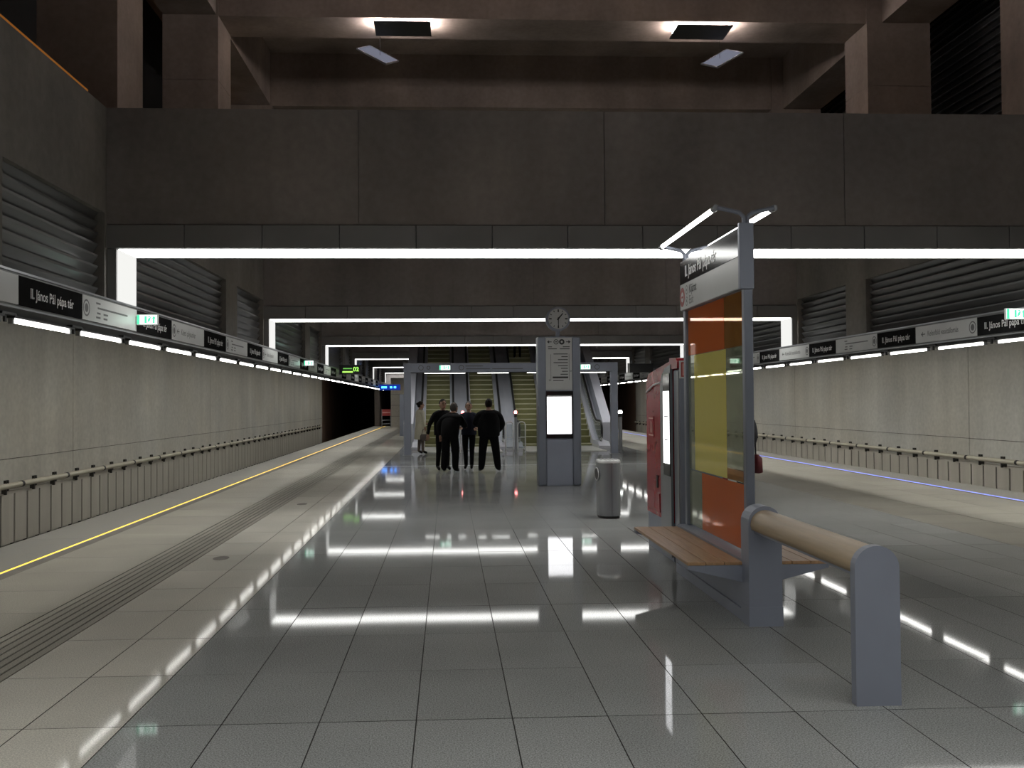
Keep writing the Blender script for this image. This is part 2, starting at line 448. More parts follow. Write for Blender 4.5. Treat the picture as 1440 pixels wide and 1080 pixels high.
# ------------------------------------------------------------------ track beds and walls
for nm, x0, x1 in (('left', WL, EL + .03), ('right', ER - .03, WR)):
    struct('trackbed_' + nm, B(x0, x1, Y0, 110, -1.5, -1.2), 'trackbed', 'dark concrete track bed in the trench')['kind'] = 'structure'
    c = (x0 + x1) / 2
    for sx in (-.72, .72):
        tag(MB().prism([(c + sx - .07, -1.2), (c + sx + .07, -1.2), (c + sx + .012, -1.17), (c + sx + .012, -1.09), (c + sx + .035, -1.08), (c + sx + .035, -1.04), (c + sx - .035, -1.04), (c + sx - .035, -1.08), (c + sx - .012, -1.09), (c + sx - .012, -1.17)], 'y', Y0, 105)
            .build('running_rail', 'rail_steel'), f"steel running rail {'nearer' if (sx > 0) == (x0 < 0) else 'farther from'} the {'yellow' if x0 < 0 else 'blue'}-lit platform edge", 'rail')

for nm, xw, s, vs, yend in (('left', WL, 1, 21.9, 64.3), ('right', WR, -1, 24.1, 68.0)):
    wl = struct('wall_' + nm, B(*sorted((xw - s * .3, xw - s * .03)), Y0, yend, -1.5, 3.4), 'concrete_dark', f"grey concrete track wall behind the {'yellow' if s > 0 else 'blue'}-lit platform edge")
    ys = [Y0] + [vs + 12.4 * k for k in range(-3, 5) if Y0 + 1 < vs + 12.4 * k < yend - 1] + [yend]
    for a, b in zip(ys, ys[1:]):
        for z0, z1 in ((-1.5, .628), (.642, 3.38)):
            struct('concrete_panel', B(*sorted((xw - s * .04, xw)), a + .012, b - .012, z0, z1), 'concrete_wall', parent=wl)
    # tunnel beyond the platform end
    tn = struct('tunnel_wall_' + nm, B(*sorted((xw - s * .6, xw - s * .3)), yend, 110, -1.5, 3.4), 'brown_wall', 'brown unlit wall of the tunnel mouth')
    xin = EL if s > 0 else ER
    mb = B(*sorted((xw - s * .6, xw - s * .3)), 86, 110, -1.5, 3.4)
    c0 = (xw + xin) / 2
    struct('tunnel_darkness_' + nm, B(*sorted((xw - s * .5, xin)), 88, 88.4, -1.5, 3.4), 'slat_back', 'black sheet standing in for tunnel darkness past the platform end')['kind'] = 'structure'  # black sheet painting the darkness inside the tunnel
    struct('tunnel_side_' + nm, B(*sorted((xin + s * .05, xin + s * .4)), Y1, 110, -1.5, 3.4), 'concrete_dark', 'inner side wall of the tunnel')['kind'] = 'structure'
    # ceiling over the track, also the gallery's floor
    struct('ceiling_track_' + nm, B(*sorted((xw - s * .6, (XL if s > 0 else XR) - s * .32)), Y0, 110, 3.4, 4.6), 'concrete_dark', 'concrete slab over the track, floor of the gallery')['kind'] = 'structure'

# ------------------------------------------------------------------ fence of vertical plates along the track walls
def plate_fence(xf, s, ya, yb, off, side):
    f = thing('track_fence', f'low fence of upright plates with a pipe rail along the {side}-side track wall', 'fence', (xf, ya, -1.2))
    p = .555
    me = MB().box(-.015, .015, -.245, .245, -.98, -.01).mesh('panel', 'fence_panel')
    mp = MB().box(-.03, .03, -.022, .022, -1.2, -.02).mesh('post', 'fence_dark')
    n = int((yb - ya) / p)
    for i in range(n):
        y = ya + off + p * i
        inst('panel', me, f, (xf, y, 0)); inst('post', mp, f, (xf - s * .03, y + p / 2, 0))
    B(*sorted((xf - s * .02, xf + s * .02)), ya, yb, -.025, .035).build('top_rail', 'fence_panel', f)
    L = 2.16
    zr = .15
    pm = MB().tube([(0, -L / 2 + .035, 0), (0, L / 2 - .035, 0)], .058, 12).mesh('rail_pipe', 'pipe')
    jm = MB().tube([(0, -.045, 0), (0, .045, 0)], .062, 12).mesh('pipe_joint', 'bracket')
    bm_ = MB().box(-.02, .03, -.06, -.02, -.16, .115).box(-.02, .03, .02, .06, -.09, .115).box(-.06, -.02, -.06, .06, -.14, -.06).mesh('bracket', 'bracket')
    for i in range(int((yb - ya) / L)):
        y = ya + off + L * (i + .5)
        inst('rail_pipe', pm, f, (xf + s * .10, y, zr)); inst('pipe_joint', jm, f, (xf + s * .10, y + L / 2, zr))
        for dy in (-.48, .48):
            inst('bracket', bm_, f, (xf + s * .085, y + dy, zr), (0, 0, 0 if s > 0 else math.pi))
plate_fence(-8.52, 1, 12.0, 62.5, .2, 'yellow-lit')
plate_fence(13.72, -1, 15.0, 67.0, .1, 'blue-lit')

# ------------------------------------------------------------------ side walls of the hall: parapet, louvres, pillars, sign fascia
slat_prof = [(-.05, -.060), (-.02, -.064), (.045, .035), (.055, .062), (.03, .066), (-.05, -.03)]
for nm, xw, s in (('left', XL, 1), ('right', XR, -1)):
    col = 'yellow-lit' if s > 0 else 'blue-lit'
    pw_ = struct('wall_upper_' + nm, B(*sorted((xw - s * .32, xw - s * .22)), Y0, Y1, 3.0, 4.4), 'slat_back', f'concrete parapet wall with louvres above the {col} platform edge')
    ys = [Y0] + [f_ + .55 for f_ in FR] + [Y1]
    for a, b in zip(ys, ys[1:]):
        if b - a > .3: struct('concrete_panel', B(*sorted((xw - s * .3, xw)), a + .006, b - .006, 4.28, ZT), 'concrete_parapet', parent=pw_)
    marks = []
    for f_ in FR: marks += [(f_ - .05, f_ + 1.0), (f_ + 6.75, f_ + 7.75)]
    marks = [m_ for m_ in marks if m_[0] < Y1]
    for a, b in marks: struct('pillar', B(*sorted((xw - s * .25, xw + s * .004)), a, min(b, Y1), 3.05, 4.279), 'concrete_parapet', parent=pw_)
    prev = Y0
    for a, b in marks + [(Y1, Y1)]:
        if a - prev > .5:
            L = a - prev - .02
            me = MB().prism([(s * u, v) for u, v in slat_prof], 'y', -L / 2, L / 2).mesh('louvre_slat', 'slat_dark')
            for i in range(8):
                inst('louvre_slat', me, pw_, (xw - s * .13, (prev + a) / 2, 3.20 + .148 * i))
        prev = b
    # fascia
    fx = xw + s * .13
    fa = struct('trim_1' if s > 0 else 'trim_2', MB().prism([(xw - s * .2, 3.10), (fx, 3.10), (fx, 2.72), (fx - s * .10, 2.63), (xw - s * .2, 2.63)], 'y', Y0, 66.5), 'grey_fascia', f'long grey sign fascia above the {col} platform edge')
    B(*sorted((fx - s * .02, fx + s * .015)), Y0, 66.5, 3.075, 3.10).build('top_lip', 'steel', fa)
    B(*sorted((fx - s * .02, fx + s * .012)), Y0, 66.5, 2.70, 2.72).build('lower_lip', 'steel', fa)

    # tube lamps under the fascia
    tl, pitch = 1.42, (1.74 if s > 0 else 1.82)
    y00 = 9.83 if s > 0 else 14.93 - 4 * 1.82
    zt = 2.575 if s > 0 else 2.61
    xt = fx - s * .06
    tm = MB().tube([(0, 0, 0), (0, .03, 0), (0, tl - .03, 0), (0, tl, 0)], [.014, .019, .019, .014], 8).mesh('tube', 'tube_light')
    hm = MB().box(-.055, .055, -.05, tl + .05, .028, .05).mesh('housing', 'black')
    em = MB().box(-.022, .022, -.045, 0, -.03, .03).mesh('end_cap', 'grey_fascia')
    bk = MB().prism([(-.165, .072), (.165, .072), (.15, .10), (-.15, .10)], 'x', -.05, .05).box(-.012, .012, -.02, .02, 0, .072).mesh('bracket', 'black')
    n = 0
    for i in range(-9, 32):
        y = y00 + pitch * i
        if y + tl > 66: break
        vis = y > (9.0 if s > 0 else 13.6)
        if vis: n += 1
        lb = (f'{nth(n)} white tube lamp from the camera end, under the fascia on the {col} side' if vis else f'{nth(i + 10)} white tube lamp of the {col} side row that lies behind the camera')
        t = thing('tube_lamp', lb, 'lamp', (xt, y, zt), f'tube lamps over the {col} platform edge')
        inst('tube', tm, t, (xt, y, zt)); inst('housing', hm, t, (xt, y, zt))
        inst('end_cap', em, t, (xt, y, zt)); inst('end_cap', em, t, (xt, y + tl + .045, zt))
        inst('bracket', bk, t, (xt, y + tl + (pitch - tl) / 2, zt - .02))

    # added unseen lamps over the track, giving the track walls their shading
    xq = xw - s * .62
    for i in range(16):
        ya = -8 + 4.6 * i
        t = thing('added_track_lamp', f'{nth(i + 1)} added unseen lamp under the slab over the {col} track, hidden by the fascia', 'lamp', (xq, ya, 3.35), f'added lamps over the {col} track')
        B(xq - .07, xq + .07, ya, ya + 4.4, 3.36, 3.40).build('housing', 'black', t)
        B(xq - .06, xq + .06, ya + .02, ya + 4.38, 3.345, 3.3595).build('diffuser', 'track_fill' if s > 0 else 'track_fill_bright', t)

    # signs on the fascia
    lb_, lw_ = (1.67, 1.98) if s > 0 else (1.56, 2.03)
    per = lb_ + lw_
    ys0 = 9.79 - per * 3 if s > 0 else 13.44 - per * 5
    zc, zh = 2.895, .152
    fc = '+x' if s > 0 else '-x'
    k = 0
    dest = 'Keleti pályaudvar' if s > 0 else 'Kelenföld vasútállomás'
    pb = MB().box(-.012, .012, -lb_ / 2 + .006, lb_ / 2 - .006, -zh, zh).mesh('board', 'sign_black')
    pwm = MB().box(-.012, .012, -lw_ / 2 + .006, lw_ / 2 - .006, -zh, zh).mesh('board', 'sign_white')
    xs = fx + s * .013; xp = fx + s * .0262
    # printed marks of a white board in local coordinates: round badge, arrow
    badge = MB().disc((0, 0, 0), .085, .105, 'x', 24, 0, sx=1.0).disc((0, 0, 0), 0, .055, 'x', 20, 0).mesh('line_badge', 'ink_grey')
    arrow = MB()
    arrow.add([(0, -.06, -.008), (0, .06, -.008), (0, .06, .008), (0, -.06, .008)], [(0, 1, 2, 3)])
    arrow.add([(0, -.085, 0), (0, -.02, .05), (0, -.02, .025), (0, -.055, 0), (0, -.02, -.025), (0, -.02, -.05)], [(0, 1, 2, 3), (0, 3, 4, 5)])
    arrow_me = arrow.mesh('arrow', 'ink')
    small = MB()
    for r_, (a, b, z) in enumerate(((-.55, -.40, .09), (-.5, .6, .03), (-.52, -.40, -.035), (-.30, -.14, -.035), (-.55, -.40, -.09), (-.30, -.16, -.09))):
        small.add([(0, a, z - .012), (0, b, z - .012), (0, b, z + .012), (0, a, z + .012)], [(0, 1, 2, 3)])
    small_me = small.mesh('printed_lines', 'ink_grey')
    kb = kw = 0
    y = ys0
    idx = 0
    while y + per < 62:
        for typ in ('b', 'w'):
            ln = lb_ if typ == 'b' else lw_
            yc = y + ln / 2
            if yc + ln / 2 > (8.3 if s > 0 else 13.2):
                if typ == 'b':
                    kb += 1
                    t = thing('name_sign', f'{nth(kb)} black station name sign from the camera end, on the {col} side fascia', 'sign', (xs, yc, zc), f'station name signs on the {col} side')
                    inst('board', pb, t, (xs, yc, zc))
                    text('II. János Pál pápa tér', .155, 'white_ink', t, (xp, yc, zc - .01), fc, 'CENTER', .90, .002)
                else:
                    kw += 1
                    plain = kw % 2 == (1 if s > 0 else 0)
                    if s > 0 and kw == 1: plain = None
                    what = 'pale wayfinding sign' if plain is not True else 'pale destination sign'
                    t = thing('direction_sign', f'{nth(kw)} pale direction sign from the camera end, on the {col} side fascia', 'sign', (xs, yc, zc), f'direction signs on the {col} side')
                    inst('board', pwm, t, (xs, yc, zc))
                    be = -s * -1
                    inst('line_badge', badge, t, (xp, yc - lw_ / 2 + .13 if s > 0 else yc - lw_ / 2 + .13, zc))
                    if plain is None: pass
                    elif plain:
                        if s > 0:
                            inst('arrow', arrow_me, t, (xp, yc - .62, zc)); text(dest, .14, 'ink', t, (xp, yc - .46, zc), fc, 'LEFT', .9)
                        else:
                            inst('arrow', arrow_me, t, (xp, yc + .72, zc), (0, 0, math.pi)); text(dest, .14, 'ink', t, (xp, yc + .58, zc), fc, 'LEFT', .80)
                    else:
                        inst('printed_lines', small_me, t, (xp, yc, zc), (0, 0, 0 if s > 0 else math.pi))
            y += ln

# ------------------------------------------------------------------ lit frames with their beams
ORDER = ['behind the camera and farthest from it', 'just overhead at the camera', 'nearest', 'second', 'third', 'fourth', 'fifth', 'sixth']
for k, f_ in enumerate(FR):
    cut = k >= 5
    spans = [(XL, XR)] if not cut else [(XL, -1.7), (6.75, XR)]
    bm0 = None
    for j, (a, b) in enumerate(spans):
        nm = ORDER[k]
        bm0 = struct('ceiling_beam', B(a, b, f_ + .06, f_ + 1.0, ZB, ZT - .02), 'concrete_beam', f'grey concrete beam above the {nm} lit frame' + (f", {'yellow' if a < 0 else 'blue'}-lit side" if cut else ''))
        n = max(1, round((b - a) / (3.4 if not cut else 3)))
        if 1 < k < 5:
            for i in range(n):
                xa, xb = a + (b - a) * i / n, a + (b - a) * (i + 1) / n
                struct('concrete_panel', B(xa + .004, xb - .004, f_ + .03, f_ + .07, ZB + .006, ZT), 'concrete_beam', parent=bm0)
        n = round((b - a) / 1.035)
        for i in range(n):
            xa, xb = a + (b - a) * i / n, a + (b - a) * (i + 1) / n
            struct('cladding_panel', B(xa + .005, xb - .005, f_, f_ + .94, ZP, ZB - .01), 'cladding', parent=bm0)
    t = thing('light_frame', f'white luminous frame on beam and side walls, {nm} along the hall' if k > 1 else f'white luminous frame on beam and side walls, {nm}', 'light', (2.18, f_, ZP), 'luminous frames along the hall')
    xa, xb = XL + .15, XR - .15
    for a, b in ([(xa, xb)] if not cut else [(xa, -1.75), (6.8, xb)]):
        o = B(a, b, f_ + .07, f_ + .78, ZP - .012, ZP - .004).build('ceiling_diffuser', 'strip_light', t)
        B(a, b, f_ + .05, f_ + .80, ZP - .0035, ZP - .0005).build('ceiling_tray', 'steel_paint', t)
    for x, s in ((xa, 1), (xb, -1)):
        B(*sorted((x - s * .02, x)), f_ + .07, f_ + .78, 3.10, ZP - .013).build('side_diffuser', 'strip_light_side', t)
        B(*sorted((x - s * .14, x - s * .021)), f_ + .03, f_ + .84, 3.10, ZP - .013).build('side_tray', 'cladding', t)

# ------------------------------------------------------------------ upper hall
struct('ceiling', B(-8.9, 14.0, Y0, 80, 12.9, 13.2), 'concrete_upper', 'dark concrete ceiling of the upper hall')
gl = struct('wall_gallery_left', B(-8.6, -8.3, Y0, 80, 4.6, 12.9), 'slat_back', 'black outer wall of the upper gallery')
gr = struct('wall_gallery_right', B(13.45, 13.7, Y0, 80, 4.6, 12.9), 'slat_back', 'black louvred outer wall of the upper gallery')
gsl = MB().prism([(.05, -.04), (-.04, -.05), (-.05, -.03), (.05, .02)], 'y', -16, 20).mesh('louvre_slat', 'slat_dark')
for i in range(34): inst('louvre_slat', gsl, gr, (13.40, 24, 5.1 + .21 * i))
struct('wall_back', B(-9.3, 14.5, Y0 - .3, Y0, -1.5, 13), 'concrete_upper', 'concrete end wall behind the camera')
struct('wall_far_upper', B(-9.3, 14.5, 80, 80.3, 3.4, 13), 'concrete_dark', 'dark far wall of the upper hall')
for k in range(-3, 7):
    y = 22.75 + 6.88 * k
    if y < Y0 or y > 70: continue
    nmk = {0: 'carrying the two lamp trays', 1: 'next behind the one with lamp trays'}.get(k, f'{nth(abs(k))} {"beyond" if k > 0 else "before"} the one with lamp trays')
    bo = struct('upper_beam', B(-5.6, 11.05, y, y + 1.3 if k != 1 else y + .7, 11.2, 12.9), 'concrete_upper', 'brown concrete roof beam ' + nmk)
    bo['kind'] = 'structure'
    for x0, x1, sd in ((-6.9, -5.56, 'left'), (10.62, 12.25, 'right')):
        cn = f'brown concrete gallery column on the {sd}, under the roof beam {nmk}'
        struct('gallery_column', B(x0, x1, y - .05, y + 1.25, 4.6, 9.6), 'concrete_upper', cn)['kind'] = 'structure'
        struct('gallery_column_head', B(x0, x1, y - .05, y + 1.25, 9.608, 12.9), 'concrete_upper', 'upper lift of the ' + cn)['kind'] = 'structure'
for x0, x1, sd in ((-6.88, -5.6, 'left'), (11.0, 12.23, 'right')):
    for k in range(-4, 6):
        y = 22.75 + 6.88 * k
        if y > Y0: struct('side_beam', B(x0, x1, y + 1.3, y + 6.8, 11.2, 12.9), 'concrete_upper', f'brown side roof beam along the {sd} gallery')['kind'] = 'structure'
# lamp trays under the roof beams (the two pairs nearer the camera hang above the frame)
for yb, xc, sd in [(y_, x_, d_) for y_ in (22.75, 15.87, 8.99) for x_, d_ in ((-1.07, -1), (6.46, 1))]:
    tw_ = ('over the escalators' if sd < 0 else 'nearer the blue-lit side') if yb > 20 else ('overhead, ' + ('yellow' if sd < 0 else 'blue') + '-lit side, ' + ('farther' if yb > 12 else 'nearer') + ' of two')
    yc = yb + .25
    t = thing('uplight', f'dark flat lamp tray lighting the roof beam {tw_}', 'lamp', (xc, yc, 11.03), 'uplights on the roof beams')
    sk = 0.0
    def para(z0, z1, hw, hd, x=0):
        a = [(xc + x - hw + sk, yc - hd, z0), (xc + x + hw + sk, yc - hd, z0), (xc + x + hw - sk, yc + hd, z0), (xc + x - hw - sk, yc + hd, z0)]
        return MB().loft([a, [(p[0], p[1], z1) for p in a]], 0, False)
    para(11.02, 11.05, .70, .44).build('tray', 'tray', t)
    para(11.052, 11.065, .60, .16).build('lamp_panel', 'up_light', t)
    for x in (-.66, .66): para(11.052, 11.15, .012, .26, x).build('end_lamp', 'up_light', t)
    for dx in (-.4, .4): MB().tube([(xc + dx, yc, 11.065), (xc + dx, yc, 11.199)], .012, 6).build('rod', 'black', t)
    if yb < 20: continue
    cx = xc - .70 if sd < 0 else xc + .82
    cz = 10.72
    r = thing('lattice_panel', f'tilted pale lattice reflector panel, glow painted on, hanging {"beside the tray over the escalators" if sd < 0 else "beside the tray nearer the blue-lit side"}', 'light panel', (cx, 23.93, cz), 'lattice panels under the roof beam')
    M = Matrix.Translation((cx, 23.93, cz)) @ Matrix.Rotation(R(20 if sd < 0 else -20), 4, 'Y') @ Matrix.Rotation(R(38), 4, 'X') @ Matrix.Rotation(R(20 * sd), 4, 'Z')
    def P(mb):
        mb.v = [tuple(M @ Vector(p)) for p in mb.v]; return mb
    hx, hy = .48, .30
    fr_ = MB().box(-hx, hx, -hy, -hy + .03, -.02, .02).box(-hx, hx, hy - .03, hy, -.02, .02).box(-hx, -hx + .03, -hy, hy, -.02, .02).box(hx - .03, hx, -hy, hy, -.02, .02)
    P(fr_).build('frame', 'lattice', r)
    P(MB().box(-hx + .03, hx - .03, -hy + .03, hy - .03, .005, .012)).build('glow_panel', 'lattice_glow', r)  # glow put in for the light the reflector catches
    for i in range(13):
        x = -hx + .06 + i * (2 * hx - .12) / 12
        P(MB().box(x - .012, x + .012, -hy + .03, hy - .03, -.022, .004)).build('lattice_blade', 'lattice', r)
    MB().tube([(cx + .06 * -sd, 23.93, cz), (cx + .06 * -sd, 23.93, 11.199)], .006, 5).build('cable', 'black', r)
# warm lights of the gallery
t = thing('handrail_light', 'thin orange-lit handrail on the parapet top over the name signs', 'handrail', (XL - .035, 11, ZT))
B(XL - .045, XL - .025, 8.6, 12.1, ZT + .03, ZT + .05).build('rail', 'handrail_glow', t)
for y in (9, 10.5, 12): B(XL - .04, XL - .03, y - .01, y + .01, ZT, ZT + .03).build('post', 'steel', t)
for x, y, s in ((13.15, 12.5, -1), (-8.05, 7.0, 1), (13.15, 34.0, -1), (-8.05, 31, 1)):
    t = thing('gallery_lamp', f'warm wall lamp on the gallery wall {"over the blue-lit side" if s < 0 else "over the yellow-lit side"}, {"near the camera" if y < 20 else "far along the hall"}', 'lamp', (x, y, 5.5))
    B(x - .1, x + .1, y - .3, y + .3, 5.45, 5.5).build('housing', 'black', t)
    B(x - .08, x + .08, y - .28, y + .28, 5.5, 5.56).build('lamp_panel', 'warm_lamp', t)
    B(*sorted((x - s * .1, x - s * .26)), y - .05, y + .05, 5.42, 5.48).build('bracket', 'black', t)

# ------------------------------------------------------------------ escalators
SLOPE = math.tan(R(30.5))
YS, RISE = 34.55, .2
RUN = RISE / SLOPE
def rounded_path(xc):
    """hand rail line in (y, z): newel turn at the bottom, then up the slope"""
    p = []
    c, r = (33.35, .62), .36
    for i in range(9):
        a = R(250 - 160 * i / 8)
        p.append((c[0] + r * math.cos(a), c[1] + r * math.sin(a)))
    p += [(33.9, .98), (34.25, 1.0), (34.6, 1.08), (35.0, 1.26)]
    y = 35.0
    p.append((50.0, 1.26 + (50 - 35.0) * SLOPE))
    return p
HP = rounded_path(0)
ESC = (-.40, 1.37, 3.14, 4.91)
ESC_LB = ('beside the woman in the pale coat', 'behind the group of dark-clad men', 'with the rider standing on it', 'half hidden by the information pillar')
step_me = MB().box(-.475, .475, 0, RUN + .02, -RISE, 0).mesh('step', 'step_olive')
step_me2 = MB()
prof = [(0.0, 0.0), (RUN + .02, 0.0), (RUN + .02, -.26), (.045, -.26), (.03, -.17), (.012, -.08), (0.0, -.03)]
step_me2.prism(prof, 'x', -.475, .475)
step_me = step_me2.mesh('step', 'step_olive')
shine_me = MB().box(-.475, .475, -.006, .02, -.028, .004).mesh('step_highlight', 'step_edge_shine')  # edge strip whose pale colour paints the highlight on each step
for ei, xc in enumerate(ESC):
    e = thing('escalator', f'escalator with olive steps and steel sides, {ESC_LB[ei]}', 'escalator', (xc, 33.0, 0), 'escalators at the end of the platform')
    for i in range(42):
        y = YS + i * RUN; z = .02 + (i + 1) * RISE - (.0 if i > 1 else (.10 if i == 0 else .04))
        o = inst('step', step_me, e, (xc, y, z)); q = inst('step_highlight', shine_me, o, (xc, y, z))
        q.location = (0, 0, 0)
    B(xc - .475, xc + .475, 31.2, YS + .05, .0, .022).build('landing_plate', 'landing', e)
    B(xc - .475, xc + .475, 34.2, YS, .022, .03).build('comb_plate', 'steel_bright', e)
    for s in (-1, 1):
        x0, x1 = xc + s * .48, xc + s * .885
        # deck and skirt following the slope
        pts = [(32.9, .0), (32.9, .10), (33.2, .24), (34.4, .26), (35.0, .26 + .30), (50.0, .56 + 15 * SLOPE), (50.0, .0 + 15 * SLOPE), (35.5, 0)]
        MB().prism(pts, 'x', x0, x1).build('deck', 'deck_steel', e)
        # balustrade panel
        up = [(y, z - .03) for y, z in HP[2:]]
        low = [(50.0, .5 + 15 * SLOPE), (35.0, .5), (34.4, .2), (33.2, .2)]
        xb = xc + s * .60
        MB().prism(up + low, 'x', xb - .008, xb + .008).build('balustrade', 'glass_balustrade', e)
        h = MB().tube([(xb, y, z) for y, z in HP], .042, 8).build('handrail', 'rubber', e)
        MB().tube([(xb - s * .012, y + .0, z - .045) for y, z in HP[1:]], .022, 6).build('handrail_track', 'steel_bright', h)
        # bright skirt edge beside the steps
        MB().prism([(33.0, .03), (33.0, .10), (34.3, .12), (35.0, .50), (50.0, .50 + 15 * SLOPE), (50.0, .44 + 15 * SLOPE), (35.0, .40), (34.4, .05)], 'x', xc + s * .478, xc + s * .50).build('skirt_edge', 'steel_bright', e)
        MB().ball((xb, 33.12, .33), .05, .07, .07, 0, 10, 6).build('rail_inlet', 'steel_bright', e)
# under structure and side cladding
for x0, x1, lb in ((-1.66, -1.30, 'pale'), (5.81, 6.15, 'dark')):
    nm = struct('trim_3' if x0 < 0 else 'trim_4', MB().prism([(34.6, 0), (34.6, .9), (35.0, 1.15), (50, 1.15 + 15 * SLOPE), (50, -.2 + 15 * SLOPE), (36.5, 0)], 'x', x0, x1), 'deck_steel', f'sloping steel side cladding of the escalators, {lb} outer face')
    nm['kind'] = 'structure'
struct('wall_escalator_end', B(-1.9, 6.9, 50.2, 50.5, 0, 9.8), 'concrete_dark', 'dark wall closing the space under the escalators')
struct('ceiling_escalator_top', B(-1.9, 6.9, 50.2, 60, 9.3, 9.8), 'concrete_dark', 'upper landing slab at the escalator tops')

# barriers between the escalators
def hoop(x, y0, y1, z1, r=.02):
    return [(x, y0, 0), (x, y0, z1 - .1), (x, y0 + .03, z1 - .03), (x, y0 + .1, z1), (x, y1 - .1, z1), (x, y1 - .03, z1 - .03), (x, y1, z1 - .1), (x, y1, 0)]
for i, (xc, lb) in enumerate(((.485, 'behind the group of dark-clad men'), (2.255, 'beside the information pillar'), (4.025, 'behind the information pillar'))):
    t = thing('barrier', f'steel tube and glass barrier with a red lamp, {lb}', 'barrier', (xc, 31, 0), 'barriers between the escalators')
    for s in (-1, 1):
        MB().tube([(xc + s * .08, 31.0, 0), (xc + s * .08, 31.0, .92), (xc + s * .11, 31.0, .99), (xc + s * .17, 31.0, 1.02), (xc + s * .24, 31.0, 1.02), (xc + s * .30, 31.0, .99), (xc + s * .33, 31.0, .92), (xc + s * .33, 31.0, 0)], .02, 8).build('hoop', 'steel_bright', t)
        B(xc + s * .205 - .10, xc + s * .205 + .10, 30.995, 31.005, .12, .94).build('pane', 'glass_balustrade', t)
        MB().tube([(xc + s * .08, 31.0, .5), (xc + s * .33, 31.0, .5)], .012, 6).build('crossbar', 'steel_bright', t)
        MB().tube([(xc + s * .08, 31.0, .12), (xc + s * .33, 31.0, .12)], .012, 6).build('crossbar', 'steel_bright', t)
        MB().tube([(xc + s * .33, 31.0, .0), (xc + s * .33, 31.0, .015)], .05, 10).build('foot', 'steel_bright', t)
    p = MB().tube([(xc, 30.9, 0), (xc, 30.9, 1.18)], .045, 10).build('post', 'steel', t)
    MB().tube([(xc, 30.9, 1.18), (xc, 30.9, 1.30)], .052, 10).build('lamp_base', 'black', p)
    MB().tube([(xc, 30.9, 1.30), (xc, 30.9, 1.36), (xc, 30.9, 1.40)], [.045, .05, .03], 10).build('lamp', 'red_lamp', p)
# bollard with white lamp
t = thing('bollard', 'slim steel bollard with a white lamp at the portal post', 'bollard', (5.70, 30.45, 0))
MB().tube([(5.70, 30.45, 0), (5.70, 30.45, 1.17)], .065, 12).build('post', 'steel', t)
MB().tube([(5.70, 30.45, 0), (5.70, 30.45, .02)], .10, 12).build('foot', 'steel', t)
MB().tube([(5.70, 30.45, 1.17), (5.70, 30.45, 1.29)], .075, 12).build('collar', 'black', t)
MB().tube([(5.70, 30.45, 1.29), (5.70, 30.45, 1.36), (5.70, 30.45, 1.39)], [.07, .07, .04], 12).build('lamp', 'white_lamp', t)

# ------------------------------------------------------------------ portal sign in front of the escalators
t = thing('sign_portal', 'grey steel sign portal standing in front of the escalators', 'portal', (2.0, 29.7, 0))
for x in (-1.30, 5.36):
    o = B(x - .11, x + .11, 29.6, 29.82, 0, 2.66).build('post', 'steel_paint', t); bevel(o, .01)
    B(x - .16, x + .16, 29.55, 29.87, 0, .012).build('base_plate', 'steel', t)
cb = B(-1.42, 5.47, 29.58, 29.84, 2.66, 2.945).build('crossbeam', 'steel_paint', t)
B(-1.2, 5.2, 29.66, 29.76, 2.635, 2.658).build('light_channel', 'black', t)
for a, b in ((-.75, .55), (.95, 1.95), (2.55, 3.3), (3.9, 5.1)):
    B(a, b, 29.67, 29.75, 2.62, 2.636).build('light_strip', 'strip_light', t)
pr = MB()
def bar(mb, x0, x1, z0, z1, y): return mb.add([(x0, y, z0), (x1, y, z0), (x1, y, z1), (x0, y, z1)], [(0, 1, 2, 3)])
yp = 29.578
for x, r in ((-.86, .085), (-.62, .06), (.43, .085), (4.55, .07), (4.80, .085)): pr.disc((x, yp, 2.80), r - .02, r, 'y', 20)
for x0, x1, z in ((.56, 1.12, 2.85), (.58, 1.35, 2.76), (1.42, 2.4, 2.76), (3.85, 3.95, 2.76), (4.0, 4.25, 2.76)): bar(pr, x0, x1, z - .012, z + .012, yp)
pr.build('printed_marks', 'ink_grey', cb)
def exit_sign(name, label, c, w_, h_, face, y_off=.0, arrow_=True):
    """lit green escape sign, board facing -y, running figure, door and arrow as flat marks"""
    x, y, z = c
    t = thing(name, label, 'exit sign', c, 'lit green escape signs')
    B(x - w_ / 2, x + w_ / 2, y - .02, y + .02, z - h_ / 2, z + h_ / 2).build('housing', 'steel_bright', t)
    f = B(x - w_ / 2 + .01, x + w_ / 2 - .01, y - .024, y - .0205, z - h_ / 2 + .01, z + h_ / 2 - .01).build('lit_face', 'exit_white', t)
    g = MB(); yy = y - .0265
    W = w_ - .02; H = h_ - .02; xl = x - W / 2; zb = z - H / 2
    bar(g, xl, xl + W * .14, zb, zb + H, yy)
    bar(g, xl + W * .38, xl + W * .50, zb + H * .12, zb + H * .9, yy)
    g.add([(xl + W * .52, yy, zb + H * .15), (xl + W * .66, yy, zb + H * .4), (xl + W * .72, yy, zb + H * .85), (xl + W * .56, yy, zb + H * .6)], [(0, 1, 2, 3)])
    g.disc((xl + W * .62, yy, zb + H * .84), 0, H * .1, 'y', 10)
    bar(g, xl + W * .8, xl + W * .9, zb + H * .1, zb + H * .75, yy)
    g.add([(xl + W * .74, yy, zb + H * .62), (xl + W * .96, yy, zb + H * .62), (xl + W * .85, yy, zb + H * .92)], [(0, 1, 2)])
    g.build('pictogram', 'exit_green', f)
    return t
exit_sign('exit_sign', 'green lit escape sign on the portal over the first two escalators', (-.10, 29.55, 2.80), .36, .16, '-y')
exit_sign('exit_sign', 'green lit escape sign on the portal beside the information pillar', (4.40, 29.55, 2.80), .36, .16, '-y')
